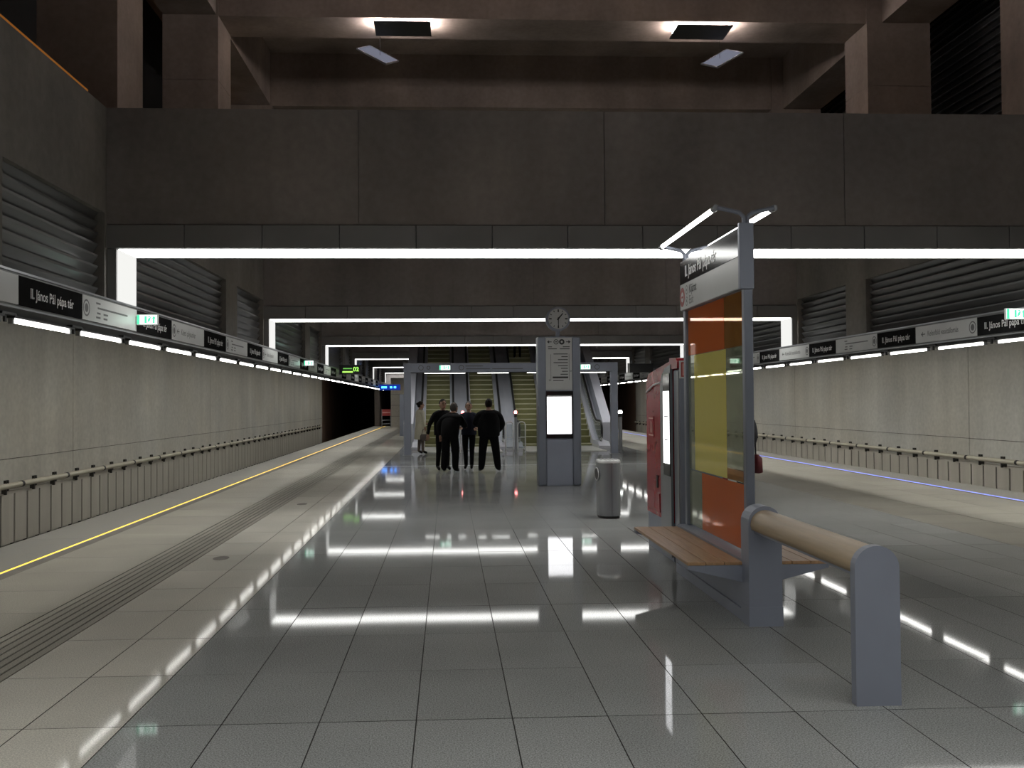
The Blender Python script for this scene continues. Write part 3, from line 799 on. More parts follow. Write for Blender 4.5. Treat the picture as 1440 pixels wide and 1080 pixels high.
e = exit_sign('exit_sign', 'green lit escape sign jutting from the fascia beneath the nearest frame', (-4.285, 13.4, 2.905), .30, .15, '-y')
B(-4.443, -4.436, 13.39, 13.41, 2.86, 2.95).build('bracket', 'steel', e)
e = exit_sign('exit_sign', 'green lit escape sign jutting from the yellow-side fascia farther along', (-4.28, 28.7, 2.93), .30, .16, '-y')
B(-4.443, -4.431, 28.69, 28.71, 2.88, 2.97).build('bracket', 'steel', e)
e = exit_sign('exit_sign', 'green lit escape sign jutting from the blue-side fascia', (8.635, 13.66, 2.98), .33, .17, '-y')
B(8.8, 8.812, 13.65, 13.67, 2.93, 3.02).build('bracket', 'steel', e)

# ------------------------------------------------------------------ information pillar with clock
px0, px1, py0, py1 = 1.81, 2.68, 18.58, 18.95
t = thing('information_pillar', 'grey steel information pillar with route map and lit screen', 'pillar', (2.245, 18.58, 0))
bevel(B(px0, px0 + .17, py0 - .02, py1, 0, 3.01).build('side_post', 'steel_blue', t), .03)
bevel(B(px1 - .17, px1, py0 - .02, py1, 0, 3.01).build('side_post', 'steel_blue', t), .03)
body = B(px0 + .172, px1 - .172, py0 + .01, py1 - .02, 0, 3.0).build('body', 'steel_paint', t)
B(px0 + .18, px1 - .18, py0 - .004, py0 + .0095, .02, .93).build('lower_panel', 'steel_paint', t)
mp = B(px0 + .165, px1 - .175, py0 - .015, py0 + .009, 1.93, 2.985).build('route_map', 'sign_grey', t)
q = MB(); y = py0 - .0165
for x, sx in ((2.06, -1), (2.42, 1)):
    bar(q, x - .035, x + .035, 2.892, 2.908, y)
    q.add([(x + sx * .06, y, 2.90), (x + sx * .015, y, 2.935), (x + sx * .015, y, 2.865)], [(0, 1, 2)])
q.disc((2.185, y, 2.90), .038, .052, 'y', 20); bar(q, 2.165, 2.205, 2.89, 2.91, y)
q.disc((2.30, y, 2.90), .022, .056, 'y', 20)
for a, b, z in ((2.02, 2.10, 2.80), (2.02, 2.20, 2.76), (2.32, 2.46, 2.80), (2.26, 2.46, 2.76),
                (2.13, 2.42, 2.655), (2.29, 2.42, 2.60), (2.22, 2.42, 2.54), (2.13, 2.42, 2.48), (2.22, 2.42, 2.42), (2.28, 2.42, 2.365), (2.30, 2.42, 2.305), (2.27, 2.42, 2.245), (2.12, 2.33, 2.12)):
    bar(q, a, b, z - .008, z + .008, y)
bar(q, 2.11, 2.425, 2.165, 2.20, y)
for x, a, b in ((2.075, 2.11, 2.65), (2.445, 2.13, 2.66)): bar(q, x - .003, x + .003, a, b, y)
q.disc((2.05, y, 2.125), .012, .018, 'y', 12); q.disc((2.475, y, 2.31), .012, .018, 'y', 12)
q.build('printed_map', 'ink', mp)
sc_ = B(px0 + .165, px1 - .165, py0 - .03, py0 + .008, .955, 1.905).build('screen_frame', 'black_gloss', t)
B(1.99, 2.485, py0 - .034, py0 - .0305, 1.045, 1.79).build('screen', 'screen_white', sc_)
hd = MB()
for a in range(7): pass
bar(hd, 2.0, 2.49, 1.795, 1.82, py0 - .033); hd.build('screen_header', 'sign_grey', sc_)
# clock
c = thing('station_clock', 'round station clock on a short pole atop the information pillar', 'clock', (2.245, 18.77, 3.01))
MB().tube([(2.245, 18.77, 3.01), (2.245, 18.77, 3.15)], .045, 10).build('pole', 'steel_paint', c)
B(2.10, 2.39, 18.7, 18.84, 3.01, 3.022).build('foot_plate', 'steel_paint', c)
cz = 3.375
n = 32
ring = lambda r, y: [(2.245 + r * math.cos(2 * math.pi * i / n), y, cz + r * math.sin(2 * math.pi * i / n)) for i in range(n)]
MB().loft([ring(.20, 18.68), ring(.245, 18.66), ring(.245, 18.88), ring(.20, 18.9)]).build('case', 'steel_paint', c)
dl = MB().disc((2.245, 18.655, cz), 0, .207, 'y', 32).build('dial', 'sign_grey', c)
hm = MB()
for i in range(12):
    a = i * math.pi / 6; l0 = .155 if i % 3 else .135
    u = Vector((math.sin(a), 0, math.cos(a))); v = Vector((math.cos(a), 0, -math.sin(a))); o_ = Vector((2.245, 18.653, cz)); ww = .008 if i % 3 else .013
    hm.add([o_ + u * l0 - v * ww, o_ + u * l0 + v * ww, o_ + u * .19 + v * ww, o_ + u * .19 - v * ww], [(0, 1, 2, 3)])
hm.build('hour_marks', 'ink', dl)
for ang, ln, ww, nm in ((40, .145, .016, 'hour_hand'), (180, .175, .011, 'minute_hand')):
    a = R(ang); u = Vector((math.sin(a), 0, math.cos(a))); v = Vector((math.cos(a), 0, -math.sin(a))); o_ = Vector((2.245, 18.650, cz))
    MB().add([o_ - u * .03 - v * ww, o_ - u * .03 + v * ww, o_ + u * ln + v * ww * .6, o_ + u * ln - v * ww * .6], [(0, 1, 2, 3)]).build(nm, 'black', dl)

# ------------------------------------------------------------------ litter bin
t = thing('litter_bin', 'grey steel litter bin with perforated top beside the ticket machine', 'bin', (2.34, 13.5, 0))
n = 28
def bring(z, k=1.0): return [(2.34 + .165 * k * math.copysign(abs(math.cos(a)) ** .7, math.cos(a)), 13.50 + .24 * k * math.copysign(abs(math.sin(a)) ** .7, math.sin(a)), z) for a in [2 * math.pi * i / n for i in range(n)]]
MB().loft([bring(0, .93), bring(.035, .93)]).build('plinth', 'black', t)
MB().loft([bring(.036), bring(.80)]).build('body', 'steel', t)
MB().loft([bring(.801, 1.02), bring(.825, 1.02), bring(.84, .97)]).build('lid', 'steel_bright', t)
hol = MB()
for i in range(-2, 3):
    for j in range(-4, 5):
        if (i / 2.6) ** 2 + (j / 4.6) ** 2 < 1: hol.disc((2.34 + i * .055, 13.5 + j * .046, .8412), 0, .017, 'z', 8)
hol.build('perforation', 'black', t)
MB().prism([(13.5 + .16 * math.cos(a), .63 + .085 * math.sin(a)) for a in [2 * math.pi * i / 20 for i in range(20)]], 'x', 2.168, 2.176).build('slot', 'black', t)
MB().tube([(2.172, 13.5 + .165 * math.cos(a), .63 + .09 * math.sin(a)) for a in [2 * math.pi * i / 20 for i in range(20)]], .008, 6, closed=True).build('slot_rim', 'steel_bright', t)
bevel(B(2.36, 2.385, 13.235, 13.262, .05, .80).build('seam_strip', 'steel', t), .004)

# ------------------------------------------------------------------ bench, leaning rail and notice board
XC = 2.375
def arch(hw, z1, n=14):
    return [(XC - hw, 0)] + [(XC - hw * math.cos(math.pi * i / n), z1 - hw + hw * math.sin(math.pi * i / n)) for i in range(n + 1)] + [(XC + hw, 0)]
t = thing('bench', 'grey steel bench with wooden seats on both sides and a wooden leaning rail', 'bench', (XC, 7.0, 0))
bevel(MB().prism(arch(.127, .885), 'y', 5.05, 5.11).build('rail_post', 'steel_paint', t), .006)
bevel(MB().prism(arch(.127, .90), 'y', 6.87, 7.05).build('rail_post', 'steel_paint', t), .006)
B(XC - .13, XC + .13, 6.862, 7.06, 0, .145).build('plinth', 'steel_paint', t)
def dsec(k=1.0):
    a = [(XC - .112 * k * math.cos(math.pi * i / 12), .76 + .112 * k * math.sin(math.pi * i / 12)) for i in range(13)]
    return a + [(XC + .105 * k, .725), (XC - .105 * k, .725)]
MB().prism(dsec(), 'y', 5.112, 6.868, 0, True).build('leaning_rail', 'wood_rail', t)
B(XC - .08, XC + .08, 5.111, 6.869, .70, .7245).build('rail_bar', 'steel_paint', t)
B(XC - .105, XC + .105, 7.05, 9.10, .09, .46).build('base', 'steel_paint', t)
B(XC - .12, XC + .12, 7.06, 9.12, 0, .089).build('kick_base', 'steel_paint', t)
B(XC - .12, XC + .12, 7.06, 9.10, .4605, .475).build('ledge', 'steel_paint', t)
for s in (-1, 1):
    for yb in (7.03, 8.97):
        MB().prism([(XC + s * .12, .30), (XC + s * .12, .432), (XC + s * .55, .432), (XC + s * .55, .405)], 'y', yb, yb + .09).build('seat_bracket', 'steel_paint', t)
    pw3 = .435 / 3
    for i in range(3):
        a = XC + s * (.122 + i * pw3); b = XC + s * (.122 + (i + 1) * pw3 - .006)
        bevel(B(*sorted((a, b)), 7.03, 9.06, .433, .458).build('seat_plank', 'wood', t), .003)
# board
t = thing('notice_board', 'tall coloured glass board with station name sign and two tube lamps above the bench', 'board', (XC, 7.2, .475))
yn, yf = 7.22, 9.05
for y in (yn, yf):
    bevel(B(XC - .035, XC + .035, y - .04, y + .04, .476, 2.60).build('post', 'steel_blue', t), .012)
gp = B(XC - .004, XC + .004, yn + .045, yf - .045, 1.03, 2.585).build('glass_pane', 'glass_clear', t)
gp2 = B(XC - .004, XC + .004, yn + .045, yf - .045, .49, 1.022).build('glass_pane', 'glass_clear', t)
def film(par, ya, yb, za, zb, m): B(XC - .0075, XC - .0055, ya, yb, za, zb).build('film', m, par)
film(gp, 7.82, yf - .05, 2.14, 2.58, 'glass_orange')
film(gp, yn + .05, 7.815, 2.14, 2.58, 'glass_amber')
film(gp, 7.78, 8.79, 1.035, 2.135, 'glass_yellow')
film(gp, yn + .05, 7.775, 1.13, 2.135, 'glass_grey')
film(gp, 8.795, yf - .05, 1.035, 2.135, 'glass_grey')
film(gp2, yn + .05, 8.56, .495, 1.02, 'glass_orange')
film(gp2, 8.565, yf - .05, .495, 1.02, 'glass_grey')
film(gp, yn + .05, 7.775, 1.035, 1.125, 'glass_amber')
# head box with the name
hb = B(XC - .05, XC + .05, yn - .01, yf + .04, 2.585, 3.075).build('head_box', 'steel_paint', t)
xs = XC - .05
f1 = B(xs - .012, xs - .0005, yn, yf + .03, 2.845, 3.07).build('name_panel', 'black_gloss', t)
f2 = B(xs - .012, xs - .0005, yn, yf + .03, 2.59, 2.84).build('exit_panel', 'sign_white', t)
text('II. János Pál pápa tér', .15, 'white_ink', f1, (xs - .0135, yf - .16, 2.95), '-x', 'LEFT', .86, .002)
text('Kijárat', .115, 'ink', f2, (xs - .0135, yf - .31, 2.765), '-x', 'LEFT', .85, .002)
text('Exit', .115, 'ink', f2, (xs - .0135, yf - .31, 2.66), '-x', 'LEFT', .85)
rd = MB().disc((xs - .0135, yf - .05, 2.715), .062, .082, 'x', 26).disc((xs - .0135, yf - .05, 2.715), 0, .0, 'x', 3) if 0 else MB().disc((xs - .0135, yf - .055, 2.715), .05, .095, 'x', 26)
rd.add([(xs - .0135, yf - .09, 2.705), (xs - .0135, yf - .02, 2.705), (xs - .0135, yf - .02, 2.725), (xs - .0135, yf - .09, 2.725)], [(0, 1, 2, 3)])
rd.build('round_mark', 'red_ink', f2)
ic = MB().disc((xs - .0135, yf - .22, 2.77), .036, .044, 'x', 18).disc((xs - .0135, yf - .22, 2.66), .036, .044, 'x', 18).disc((xs - .0135, yf - .22, 2.77), 0, .012, 'x', 8)
ic.add([(xs - .0135, yf - .235, 2.64), (xs - .0135, yf - .205, 2.66), (xs - .0135, yf - .205, 2.685), (xs - .0135, yf - .235, 2.66)], [(0, 1, 2, 3)])
ic.build('pictogram', 'ink_grey', f2)
bevel(B(XC - .075, XC + .04, yn - .06, yn - .011, 2.575, 3.10).build('end_plate', 'steel_paint', t), .006)
# arms and tubes
for y in (yn - .02, yf):
    for s in (-1, 1):
        MB().tube([(XC - .01 + s * .012, y, 3.08), (XC - .01 + s * .015, y, 3.15), (XC - .01 + s * .05, y, 3.185), (XC - .01 + s * .225, y, 3.225)], .018, 8).build('arm', 'steel_paint', t)
for s in (-1, 1):
    x = XC - .01 + s * .235
    MB().tube([(x, yn - .015, 3.225), (x, yn + .06, 3.225)], .026, 12).build('tube_cap', 'steel', t)
    MB().tube([(x, yf - .03, 3.225), (x, yf + .05, 3.225)], .026, 12).build('tube_cap', 'steel', t)
    MB().tube([(x, yn + .06, 3.225), (x, yf - .03, 3.225)], .021, 10).build('tube', 'board_tube', t)

# ------------------------------------------------------------------ ticket machine and column beyond the board
t = thing('ticket_machine', 'red ticket machine with a silver front and tall lit screen, beyond the bench', 'ticket machine', (2.6, 10.2, 0))
def rrect(y0, y1, z0, z1, r0, r1, n=6):
    p = [(y0, z0), (y1, z0)]
    p += [(y1 - r1 + r1 * math.cos(a), z1 - .10 - r1 + r1 * math.sin(a)) for a in [i * math.pi / 2 / n for i in range(n + 1)]]
    p += [(y0 + r0 - r0 * math.cos(a), z1 - r0 + r0 * math.sin(a)) for a in [math.pi / 2 - i * math.pi / 2 / n for i in range(n + 1)]]
    return p
bevel(MB().prism(rrect(9.66, 10.92, .40, 2.12, .06, .18), 'x', 2.36, 2.95).build('casing', 'red_paint', t), .035, 4)
B(2.37, 2.94, 9.67, 10.91, 0, .398).build('plinth', 'steel_paint', t)
fp = bevel(MB().prism([(9.63, .05), (10.10, .05), (10.10, 1.86), (10.02, 1.98), (9.86, 2.05), (9.63, 2.08)], 'x', 2.335, 2.3595).build('front_panel', 'steel', t), .006)
sf = B(2.326, 2.3345, 9.64, 9.93, .90, 1.99).build('screen_frame', 'black_gloss', t)
B(2.3235, 2.3258, 9.655, 9.915, 1.03, 1.80).build('screen', 'screen_white', sf)
pm_ = MB()
for z, a, b in ((1.74, 9.69, 9.76), (1.70, 9.66, 9.71), (1.53, 9.68, 9.88), (1.28, 9.68, 9.86)):
    pm_.add([(2.3232, a, z - .006), (2.3232, b, z - .006), (2.3232, b, z + .006), (2.3232, a, z + .006)], [(0, 1, 2, 3)])
pm_.build('screen_lines', 'ink_grey', sf)
bevel(MB().prism([(9.37, 2.03), (9.37, 2.10), (9.42, 2.14), (9.70, 2.15), (9.70, 2.03)], 'x', 2.345, 2.95).build('hood', 'red_paint', t), .015, 3)
em = B(2.352, 2.3595, 10.52, 10.78, 1.28, 1.52).build('emblem_plate', 'red_paint', t)
e_ = MB()
for a, b, z0, z1 in ((10.53, 10.77, 1.49, 1.505), (10.53, 10.77, 1.295, 1.31), (10.6, 10.62, 1.33, 1.46), (10.66, 10.68, 1.33, 1.46)):
    e_.add([(2.3515, a, z0), (2.3515, b, z0), (2.3515, b, z1), (2.3515, a, z1)], [(0, 1, 2, 3)])
e_.build('emblem', 'pink_ink', em)
B(2.35, 2.3595, 10.33, 10.40, .72, .86).build('card_slot', 'black', t)
B(2.35, 2.3595, 10.25, 10.80, .45, .66).build('service_door', 'red_paint', t)
MB().tube([(2.352, 10.14, 1.90), (2.345, 10.5, 1.875), (2.352, 10.86, 1.80)], .012, 6).build('trim_strip', 'steel_bright', t)
t = thing('service_column', 'slim blue-grey steel column between ticket machine and glass board', 'column', (2.55, 9.45, 0))
bevel(B(2.36, 2.80, 9.33, 9.60, 0, 2.02).build('body', 'steel_blue', t), .02, 3)
B(2.352, 2.3595, 9.36, 9.42, .02, 2.0).build('cover_strip', 'steel', t)
t = thing('red_notice', 'small square red and white sign on the column beside the glass board', 'sign', (2.425, 9.31, 2.01))
B(2.355, 2.525, 9.305, 9.325, 1.925, 2.105).build('plate', 'sign_white', t)
for r0, r1, m, dy in ((0, 0, 'red_ink', .0),):
    fp = B(2.37, 2.51, 9.302, 9.3045, 1.94, 2.09).build('red_square', 'red_ink', t)
    B(2.383, 2.497, 9.3, 9.3015, 1.953, 2.077).build('pink_square', 'pink_ink', t)
    MB().disc((2.452, 9.2985, 2.015), .018, .052, 'y', 22).build('ring', 'red_ink', t)

# ------------------------------------------------------------------ departure displays and things at the far end
def display(name, label, x0, x1, y, z0, z1, green=True):
    t = thing(name, label, 'display', ((x0 + x1) / 2, y, z0))
    h = B(x0, x1, y, y + .16, z0, z1).build('housing', 'black', t)
    W, H = x1 - x0, z1 - z0
    if green:
        B(x0 + W * .14, x0 + W * .62, y - .004, y - .001, z0 + H * .18, z0 + H * .34).build('lit_row', 'led_green', h)
        B(x0 + W * .17, x0 + W * .58, y - .004, y - .001, z0 + H * .55, z0 + H * .68).build('dim_row', 'led_green_dim', h)
        text('02', H * .62, 'led_green', h, (x0 + W * .63, y - .004, z0 + H * .52), '-y', 'LEFT', 1.0, .004)
        B(x0 + W * .80, x0 + W * .84, y - .004, y - .001, z0 + H * .55, z0 + H * .75).build('dim_row', 'led_green_dim', h)
    for s in (.1, .9): MB().tube([(x0 + W * s, y + .08, z1), (x0 + W * s, y + .08, z1 + .12)], .02, 6).build('hanger', 'steel', t)
    return t
display('departure_display', 'black departure display with green digits hanging over the yellow-lit edge', -4.43, -3.55, 38.0, 2.86, 3.25)
t = display('departure_display', 'black display seen edge-on over the blue-lit edge above the ticket machine', 7.72, 8.74, 39.0, 2.90, 3.28, False)
B(7.67, 7.719, 38.98, 39.18, 2.88, 3.30).build('pale_side', 'sign_white', t)
B(8.741, 8.81, 39.04, 39.12, 2.94, 3.06).build('wall_bracket', 'steel', t)
t = thing('blue_display', 'blue glowing display over the far end of the yellow-lit platform', 'display', (-3.6, 60, 2.5))
B(-4.43, -3.1, 60, 60.15, 2.50, 2.86).build('housing', 'led_blue_dim', t)
for a, b in ((-4.3, -3.95), (-3.75, -3.6), (-3.5, -3.35)): B(a, b, 59.97, 59.99, 2.62, 2.74).build('lit_block', 'led_blue', t)
# far end block
fe = struct('wall_far', B(-3.95, 8.6, 64.0, 64.4, 0, 3.4), 'cream_wall', 'cream panelled wall closing the far end of the platform')
for z in (.75, 1.5, 2.25):
    B(-3.95, -1.2, 63.985, 63.999, z - .01, z + .01).build('panel_joint', 'groove', fe)
struct('wall_far_top', B(XL, XR, 66.95, 67.3, 3.0, 13), 'concrete_beam', 'grey concrete wall above the platform end')
struct('door_1', B(-2.45, -1.95, 47.0, 47.6, 0, 2.1), 'steel_paint', 'grey steel cabinet door at the far end beyond the portal')
t = thing('end_gate', 'red and white barred gate closing the platform end', 'gate', (-4.2, 63, 0))
B(-4.52, -3.86, 62.98, 63.02, .80, 1.24).build('red_board', 'red_ink', t)
B(-4.46, -3.92, 62.965, 62.979, .98, 1.06).build('white_stripe', 'pink_ink', t)
for x in (-4.49, -3.89): MB().tube([(x, 63, 0), (x, 63, 1.26)], .03, 8).build('post', 'steel', t)
for z in (.25, .5): MB().tube([(-4.49, 63, z), (-3.89, 63, z)], .02, 6).build('bar', 'steel', t)
t = thing('signal_lamp', 'small red tunnel signal lamp in the dark tunnel on the blue-lit side', 'signal', (10.9, 70, -1.2))
B(10.8, 11.0, 70, 70.2, .9, 1.6).build('housing', 'black', t)
MB().tube([(10.9, 70.1, -1.2), (10.9, 70.1, .9)], .05, 8).build('mast', 'black', t)
MB().ball((10.9, 69.98, 1.45), .07, .03, .07, 0, 10, 6).build('lamp', 'red_lamp', t)

# ------------------------------------------------------------------ people
def person(label, loc, rot, J, cols, extra=None, head=None, rad=None, scale=1.0, skirt=None):
    """one skinned body. J: joint name -> (x, y, z) facing +y. cols: jacket, trouser, hair, hand"""
    jk, tr, hair, shoe = cols
    JN = dict(pelvis=(0, 0, .96), waist=(0, 0, 1.10), chest=(0, .0, 1.30), upper=(0, 0, 1.43), neck=(0, .0, 1.50), head=(0, .02, 1.57),
              hipl=(-.10, 0, .90), hipr=(.10, 0, .90), kneel=(-.115, .02, .50), kneer=(.115, .02, .50), anklel=(-.12, -.02, .10), ankler=(.12, -.02, .10), toel=(-.14, .15, .04), toer=(.14, .15, .04),
              shl=(-.20, 0, 1.395), shr=(.20, 0, 1.395), elbl=(-.27, -.02, 1.15), elbr=(.27, -.02, 1.15), wrl=(-.25, .12, .93), wrr=(.25, .12, .93))
    JN.update(J)
    RD = dict(pelvis=(.165, .125), waist=(.155, .12), chest=(.175, .125), upper=(.13, .10), neck=(.056, .058), head=(.06, .065),
              hipl=(.092, .10), hipr=(.092, .10), kneel=(.066, .07), kneer=(.066, .07), anklel=(.048, .052), ankler=(.048, .052), toel=(.042, .034), toer=(.042, .034),
              shl=(.072, .075), shr=(.072, .075), elbl=(.055, .055), elbr=(.055, .055), wrl=(.036, .036), wrr=(.036, .036))
    if rad: RD.update(rad)
    E_ = [('pelvis', 'waist', 0), ('waist', 'chest', 0), ('chest', 'upper', 0), ('upper', 'neck', 2), ('neck', 'head', 2), ('pelvis', 'hipl', 1), ('pelvis', 'hipr', 1), ('hipl', 'kneel', 1), ('hipr', 'kneer', 1),
          ('kneel', 'anklel', 1), ('kneer', 'ankler', 1), ('anklel', 'toel', 3), ('ankler', 'toer', 3), ('upper', 'shl', 0), ('upper', 'shr', 0), ('shl', 'elbl', 0), ('shr', 'elbr', 0), ('elbl', 'wrl', 0), ('elbr', 'wrr', 0)]
    names = list(JN)
    me = bpy.data.meshes.new('body')
    me.from_pydata([JN[n] for n in names], [(names.index(a), names.index(b)) for a, b, _ in E_], [])
    o = bpy.data.objects.new('body', me); COL.objects.link(o)
    o.modifiers.new('skin', 'SKIN')
    for i, n in enumerate(names):
        sv = me.skin_vertices[0].data[i]; sv.radius = RD[n]; sv.use_root = (n == 'pelvis')
    ss = o.modifiers.new('sub', 'SUBSURF'); ss.levels = 2; ss.render_levels = 2
    dg = bpy.context.evaluated_depsgraph_get(); dg.update()
    m2 = bpy.data.meshes.new_from_object(o.evaluated_get(dg))
    bpy.data.objects.remove(o); bpy.data.meshes.remove(me)
    mb = MB()
    segs = [(Vector(JN[a]), Vector(JN[b]), k) for a, b, k in E_]
    def near(p):
        best = None
        for a, b, k in segs:
            ab = b - a; t_ = max(0, min(1, (p - a).dot(ab) / ab.length_squared)); d = (a + ab * t_ - p).length
            if best is None or d < best[0]: best = (d, k)
        return best[1]
    vs = [v.co.copy() for v in m2.vertices]
    o0 = len(mb.v); mb.v += [tuple(v) for v in vs]
    for p in m2.polygons:
        c_ = p.center; k = near(c_)
        if k == 2 and c_.z < JN['neck'][2] - .01: k = 0
        mb.f.append([i + o0 for i in p.vertices]); mb.m.append(k); mb.sm.append(True)
    bpy.data.meshes.remove(m2)
    # head with face and ears
    hx, hy, hz = JN['head']; hz += .075
    if head is None: head = 0.0
    H = Matrix.Translation((hx, hy, hz)) @ Matrix.Rotation(head, 4, 'Z')
    hb = MB(); hb.ball((0, .01, 0), .077, .098, .118, 2, 16, 12)
    hb.ball((0, .05, -.06), .052, .055, .055, 2, 12, 8)
    hb.tube([(0, .10, .02), (0, .122, -.02), (0, .108, -.03)], [.010, .016, .010], 6, 2)
    for s in (-1, 1):
        hb.ball((s * .078, -.005, -.01), .012, .024, .034, 2, 8, 6)
        hb.ball((s * .032, .098, .012), .014, .008, .008, 4, 8, 6)
        hb.tube([(s * .015, .105, .032), (s * .048, .094, .034)], .006, 5, 4)
    hb.tube([(-.024, .100, -.062), (0, .107, -.062), (.024, .100, -.062)], .006, 5, 5)
    hb.v = [tuple(H @ (Vector(p) * 1.07)) for p in hb.v]
    o1 = len(mb.v); mb.v += hb.v; mb.f += [[i + o1 for i in f] for f in hb.f]; mb.m += hb.m; mb.sm += hb.sm
    # hands: palm, four fingers and a thumb
    for sd in ('l', 'r'):
        w_, e = Vector(JN['wr' + sd]), Vector(JN['elb' + sd]); d = (w_ - e).normalized()
        up = Vector((0, 0, 1)) if abs(d.z) < .9 else Vector((0, 1, 0))
        sdv = d.cross(up).normalized(); nrm = sdv.cross(d).normalized()
        if nrm.z > 0: nrm = -nrm
        mb.tube([w_, w_ + d * .045, w_ + d * .09], [.030, .040, .036], 8, 2)
        for q, (off, ln) in enumerate(((-.027, .062), (-.009, .072), (.009, .068), (.027, .052))):
            b0 = w_ + d * .085 + sdv * off
            mb.tube([b0, b0 + d * ln * .5 + nrm * .008, b0 + d * ln * .85 + nrm * .032], [.0095, .009, .007], 6, 2)
        th = sdv * (-.034 if sd == 'r' else .034)
        b0 = w_ + d * .03 + th * .8
        mb.tube([b0, b0 + d * .035 + th * .7, b0 + d * .065 + th * .7 + nrm * .012], [.012, .010, .008], 6, 2)
    t = thing('person', label, 'person', loc)
    t.rotation_euler = (0, 0, rot); t.scale = (scale,) * 3
    ORG[t] = (0, 0, 0)
    body = mb.build('body', [jk, tr, 'skin', shoe, 'hair_dark', 'red_ink'], t)
    # hair: a shell over crown, sides and nape
    hb2 = MB().ball((0, -.006, .010), .086, .106, .122, 0, 18, 14)
    keep = []
    for f in hb2.f:
        c_ = [sum(hb2.v[q][a] for q in f) / len(f) for a in range(3)]
        if (c_[1] > .035 and c_[2] < .07) or c_[2] < -.065 or (abs(c_[1]) < .03 and c_[2] < -.0 and abs(c_[0]) > .06): continue
        keep.append(f)
    hc = MB(); hc.v = [tuple(H @ (Vector(p) * 1.07)) for p in hb2.v]; hc.f = keep; hc.m = [0] * len(keep); hc.sm = [True] * len(keep)
    hc.build('hair', hair, t)
    if extra: extra(t, JN)
    return t

def coat_loft(levels, n=20):
    return MB().loft([[(cx + rx * math.cos(a), cy + ry * math.sin(a), z) for a in [2 * math.pi * i / n for i in range(n)]] for z, rx, ry, cx, cy in levels])
big = dict(pelvis=(.205, .17), waist=(.225, .19), chest=(.225, .17), upper=(.17, .125), hipl=(.115, .13), hipr=(.115, .13), kneel=(.105, .105), kneer=(.105, .105), anklel=(.085, .085), ankler=(.085, .085), shl=(.095, .10), shr=(.095, .10), elbl=(.078, .078), elbr=(.078, .078), wrl=(.05, .05), wrr=(.05, .05), neck=(.066, .066))
def jacket(levels, m):
    def f(t, JN): coat_loft(levels).build('jacket', m, t)
    return f
# broad man from behind
person('broad man in black jacket seen from behind, legs apart, second from the pillar side' if 0 else 'broad man in black jacket seen from behind, standing with legs apart', (.99, 22.55, 0), R(4),
       dict(kneel=(-.16, .0, .50), kneer=(.17, .0, .50), anklel=(-.19, -.02, .10), ankler=(.215, -.02, .10), toel=(-.23, .14, .04), toer=(.27, .13, .04), shl=(-.25, 0, 1.375), shr=(.25, 0, 1.375),
            elbl=(-.33, .12, 1.17), elbr=(.35, .05, 1.14), wrl=(-.22, .36, 1.10), wrr=(.27, .25, .97), hipl=(-.12, 0, .88), hipr=(.12, 0, .88)),
       ('uniform', 'uniform_trouser', 'hair_dark', 'shoe'), jacket([(.86, .24, .17, 0, 0), (.88, .265, .19, 0, 0), (1.05, .275, .205, 0, .01), (1.25, .275, .195, 0, 0), (1.40, .25, .165, 0, -.01), (1.47, .17, .12, 0, -.01), (1.51, .08, .075, 0, 0)], 'uniform'), head=R(-4), rad=big, scale=1.0)
# stooping man at the front
person('stooping man in dark sweater, his back to the camera, beside the woman in beige', (.04, 22.5, 0), R(-22),
       dict(pelvis=(0, -.02, .93), waist=(0, .0, 1.07), chest=(0, .09, 1.25), upper=(0, .17, 1.37), neck=(0, .24, 1.43), head=(0, .28, 1.48), shl=(-.21, .13, 1.305), shr=(.21, .13, 1.305),
            elbl=(-.33, .06, 1.12), elbr=(.28, .30, 1.12), wrl=(-.30, .10, .88), wrr=(.22, .48, 1.10), anklel=(-.15, -.04, .1), ankler=(.14, -.02, .1), toel=(-.19, .12, .04), toer=(.17, .14, .04), kneel=(-.13, .02, .5), kneer=(.13, .03, .5)),
       ('uniform', 'uniform_trouser', 'hair_grey', 'shoe'), jacket([(.86, .21, .155, 0, -.02), (.90, .225, .165, 0, -.02), (1.08, .235, .175, 0, .02), (1.24, .235, .165, 0, .09), (1.36, .205, .14, 0, .16), (1.43, .12, .10, 0, .20)], 'uniform'), head=R(-8), rad=dict(big, pelvis=(.19, .155), waist=(.19, .16)), scale=1.0)
# man hidden behind him
person('dark-haired man mostly hidden behind the stooping man', (-.14, 23.05, 0), R(200),
       dict(elbl=(-.30, .05, 1.13), wrl=(-.26, .25, .98), elbr=(.36, .03, 1.14), wrr=(.42, .10, .90), anklel=(-.13, -.02, .1), ankler=(.13, -.02, .1)),
       ('uniform', 'uniform_trouser', 'hair_dark', 'shoe'), jacket([(.88, .22, .155, 0, 0), (1.1, .225, .165, 0, 0), (1.28, .225, .155, 0, 0), (1.42, .2, .13, 0, 0), (1.5, .09, .08, 0, 0)], 'uniform'), rad=dict(pelvis=(.18, .14), shl=(.085, .085), shr=(.085, .085)), scale=1.0)
# person facing the camera in the middle
person('grey-haired person in navy jacket facing the camera between the two dark-clad men', (.52, 23.42, 0), R(172),
       dict(elbl=(-.29, .05, 1.12), elbr=(.30, .10, 1.13), wrl=(-.24, .25, 1.08), wrr=(.20, .34, 1.10), anklel=(-.07, -.02, .1), ankler=(.08, -.02, .1), toel=(-.08, .15, .04), toer=(.09, .15, .04), kneel=(-.08, .02, .5), kneer=(.09, .02, .5)),
       ('navy', 'uniform_trouser', 'hair_grey', 'shoe'), jacket([(.90, .205, .14, 0, 0), (1.1, .20, .145, 0, 0), (1.28, .21, .145, 0, 0), (1.42, .19, .12, 0, 0), (1.49, .09, .08, 0, 0)], 'navy'), scale=.965)
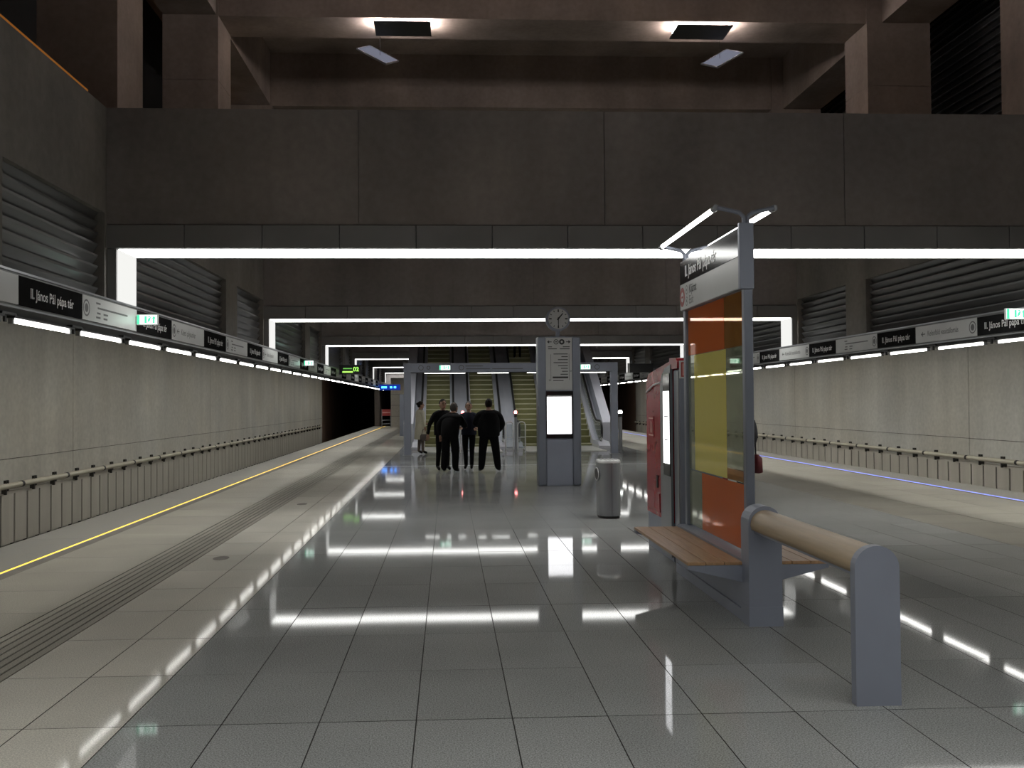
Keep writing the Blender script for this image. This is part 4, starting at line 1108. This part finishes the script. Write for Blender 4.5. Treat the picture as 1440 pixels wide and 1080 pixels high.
# woman in the pale coat
def woman(t, JN):
    coat_loft([(.50, .20, .19, 0, 0), (.53, .205, .195, 0, 0), (.80, .195, .18, 0, 0), (1.02, .175, .155, 0, 0), (1.15, .165, .145, 0, 0), (1.32, .185, .15, 0, 0), (1.43, .16, .12, 0, 0), (1.50, .075, .075, 0, 0)]).build('coat', 'beige_coat', t)
    bg = MB().loft([[(.27 + .05 * math.cos(a), .02 + .16 * math.sin(a), z) for a in [2 * math.pi * i / 12 for i in range(12)]] for z in (.46, .48, .62)] + [[(.27 + .035 * math.cos(a), .02 + .12 * math.sin(a), .68) for a in [2 * math.pi * i / 12 for i in range(12)]]]).build('handbag', 'brown_bag', t)
    MB().tube([(.27, -.08, .66), (.27, -.03, .84), (.26, .08, .86), (.27, .12, .66)], .010, 6).build('bag_strap', 'brown_bag', bg)
    MB().ball((JN['head'][0], JN['head'][1] - .11, JN['head'][2] + .12), .05, .05, .05, 0, 10, 8).build('hair_bun', 'hair_dark', t)
person('woman in a long pale beige coat with a brown handbag, beside the portal post', (-.92, 30.35, 0), R(-62),
       dict(elbr=(.25, .0, 1.15), wrr=(.26, .05, .92), elbl=(-.24, .06, 1.14), wrl=(-.16, .30, 1.02), anklel=(-.08, -.02, .1), ankler=(.08, .06, .1), toel=(-.09, .14, .04), toer=(.09, .22, .04), kneel=(-.08, .02, .5), kneer=(.08, .05, .5)),
       ('beige_coat', 'stocking', 'hair_dark', 'shoe'), woman, rad=dict(pelvis=(.15, .12), shl=(.07, .075), shr=(.07, .075)), scale=.975)
# rider on the escalator
ei = 17
person('person in dark clothes riding up the third escalator', (3.05, YS + RUN * (ei + .5), .02 + (ei + 1) * RISE), R(0),
       dict(elbr=(.30, .10, 1.14), wrr=(.40, .28, 1.04)), ('grey_cloth', 'uniform_trouser', 'hair_dark', 'shoe'), jacket([(.82, .21, .15, 0, 0), (1.1, .22, .16, 0, 0), (1.28, .22, .15, 0, 0), (1.42, .2, .13, 0, 0), (1.5, .09, .08, 0, 0)], 'grey_cloth'), scale=.97)
# person half hidden behind the board
def tote(t, JN):
    bg = MB().loft([[(.27 + r * math.cos(a), -.02 + 2.4 * r * math.sin(a), z) for a in [2 * math.pi * i / 12 for i in range(12)]] for z, r in ((.52, .03), (.54, .06), (.78, .055), (.84, .02))]).build('red_bag', 'maroon', t)
    MB().tube([(.27, .0, .83), (.25, .0, 1.42)], .012, 6).build('bag_strap', 'black', bg)
    coat_loft([(.70, .20, .17, 0, 0), (.95, .19, .16, 0, 0), (1.15, .18, .15, 0, 0), (1.32, .20, .15, 0, 0), (1.43, .17, .12, 0, 0), (1.50, .08, .075, 0, 0)]).build('coat', 'grey_cloth', t)
person('person in dark coat with a maroon bag, half hidden by the glass board post', (4.80, 14.9, 0), R(20),
       dict(elbr=(.26, .0, 1.15), wrr=(.25, .08, .92), anklel=(-.05, -.02, .1), ankler=(.05, -.02, .1), kneel=(-.06, .02, .5), kneer=(.06, .02, .5), toel=(-.05, .15, .04), toer=(.06, .15, .04)),
       ('grey_cloth', 'uniform_trouser', 'hair_dark', 'shoe'), tote, scale=.96)
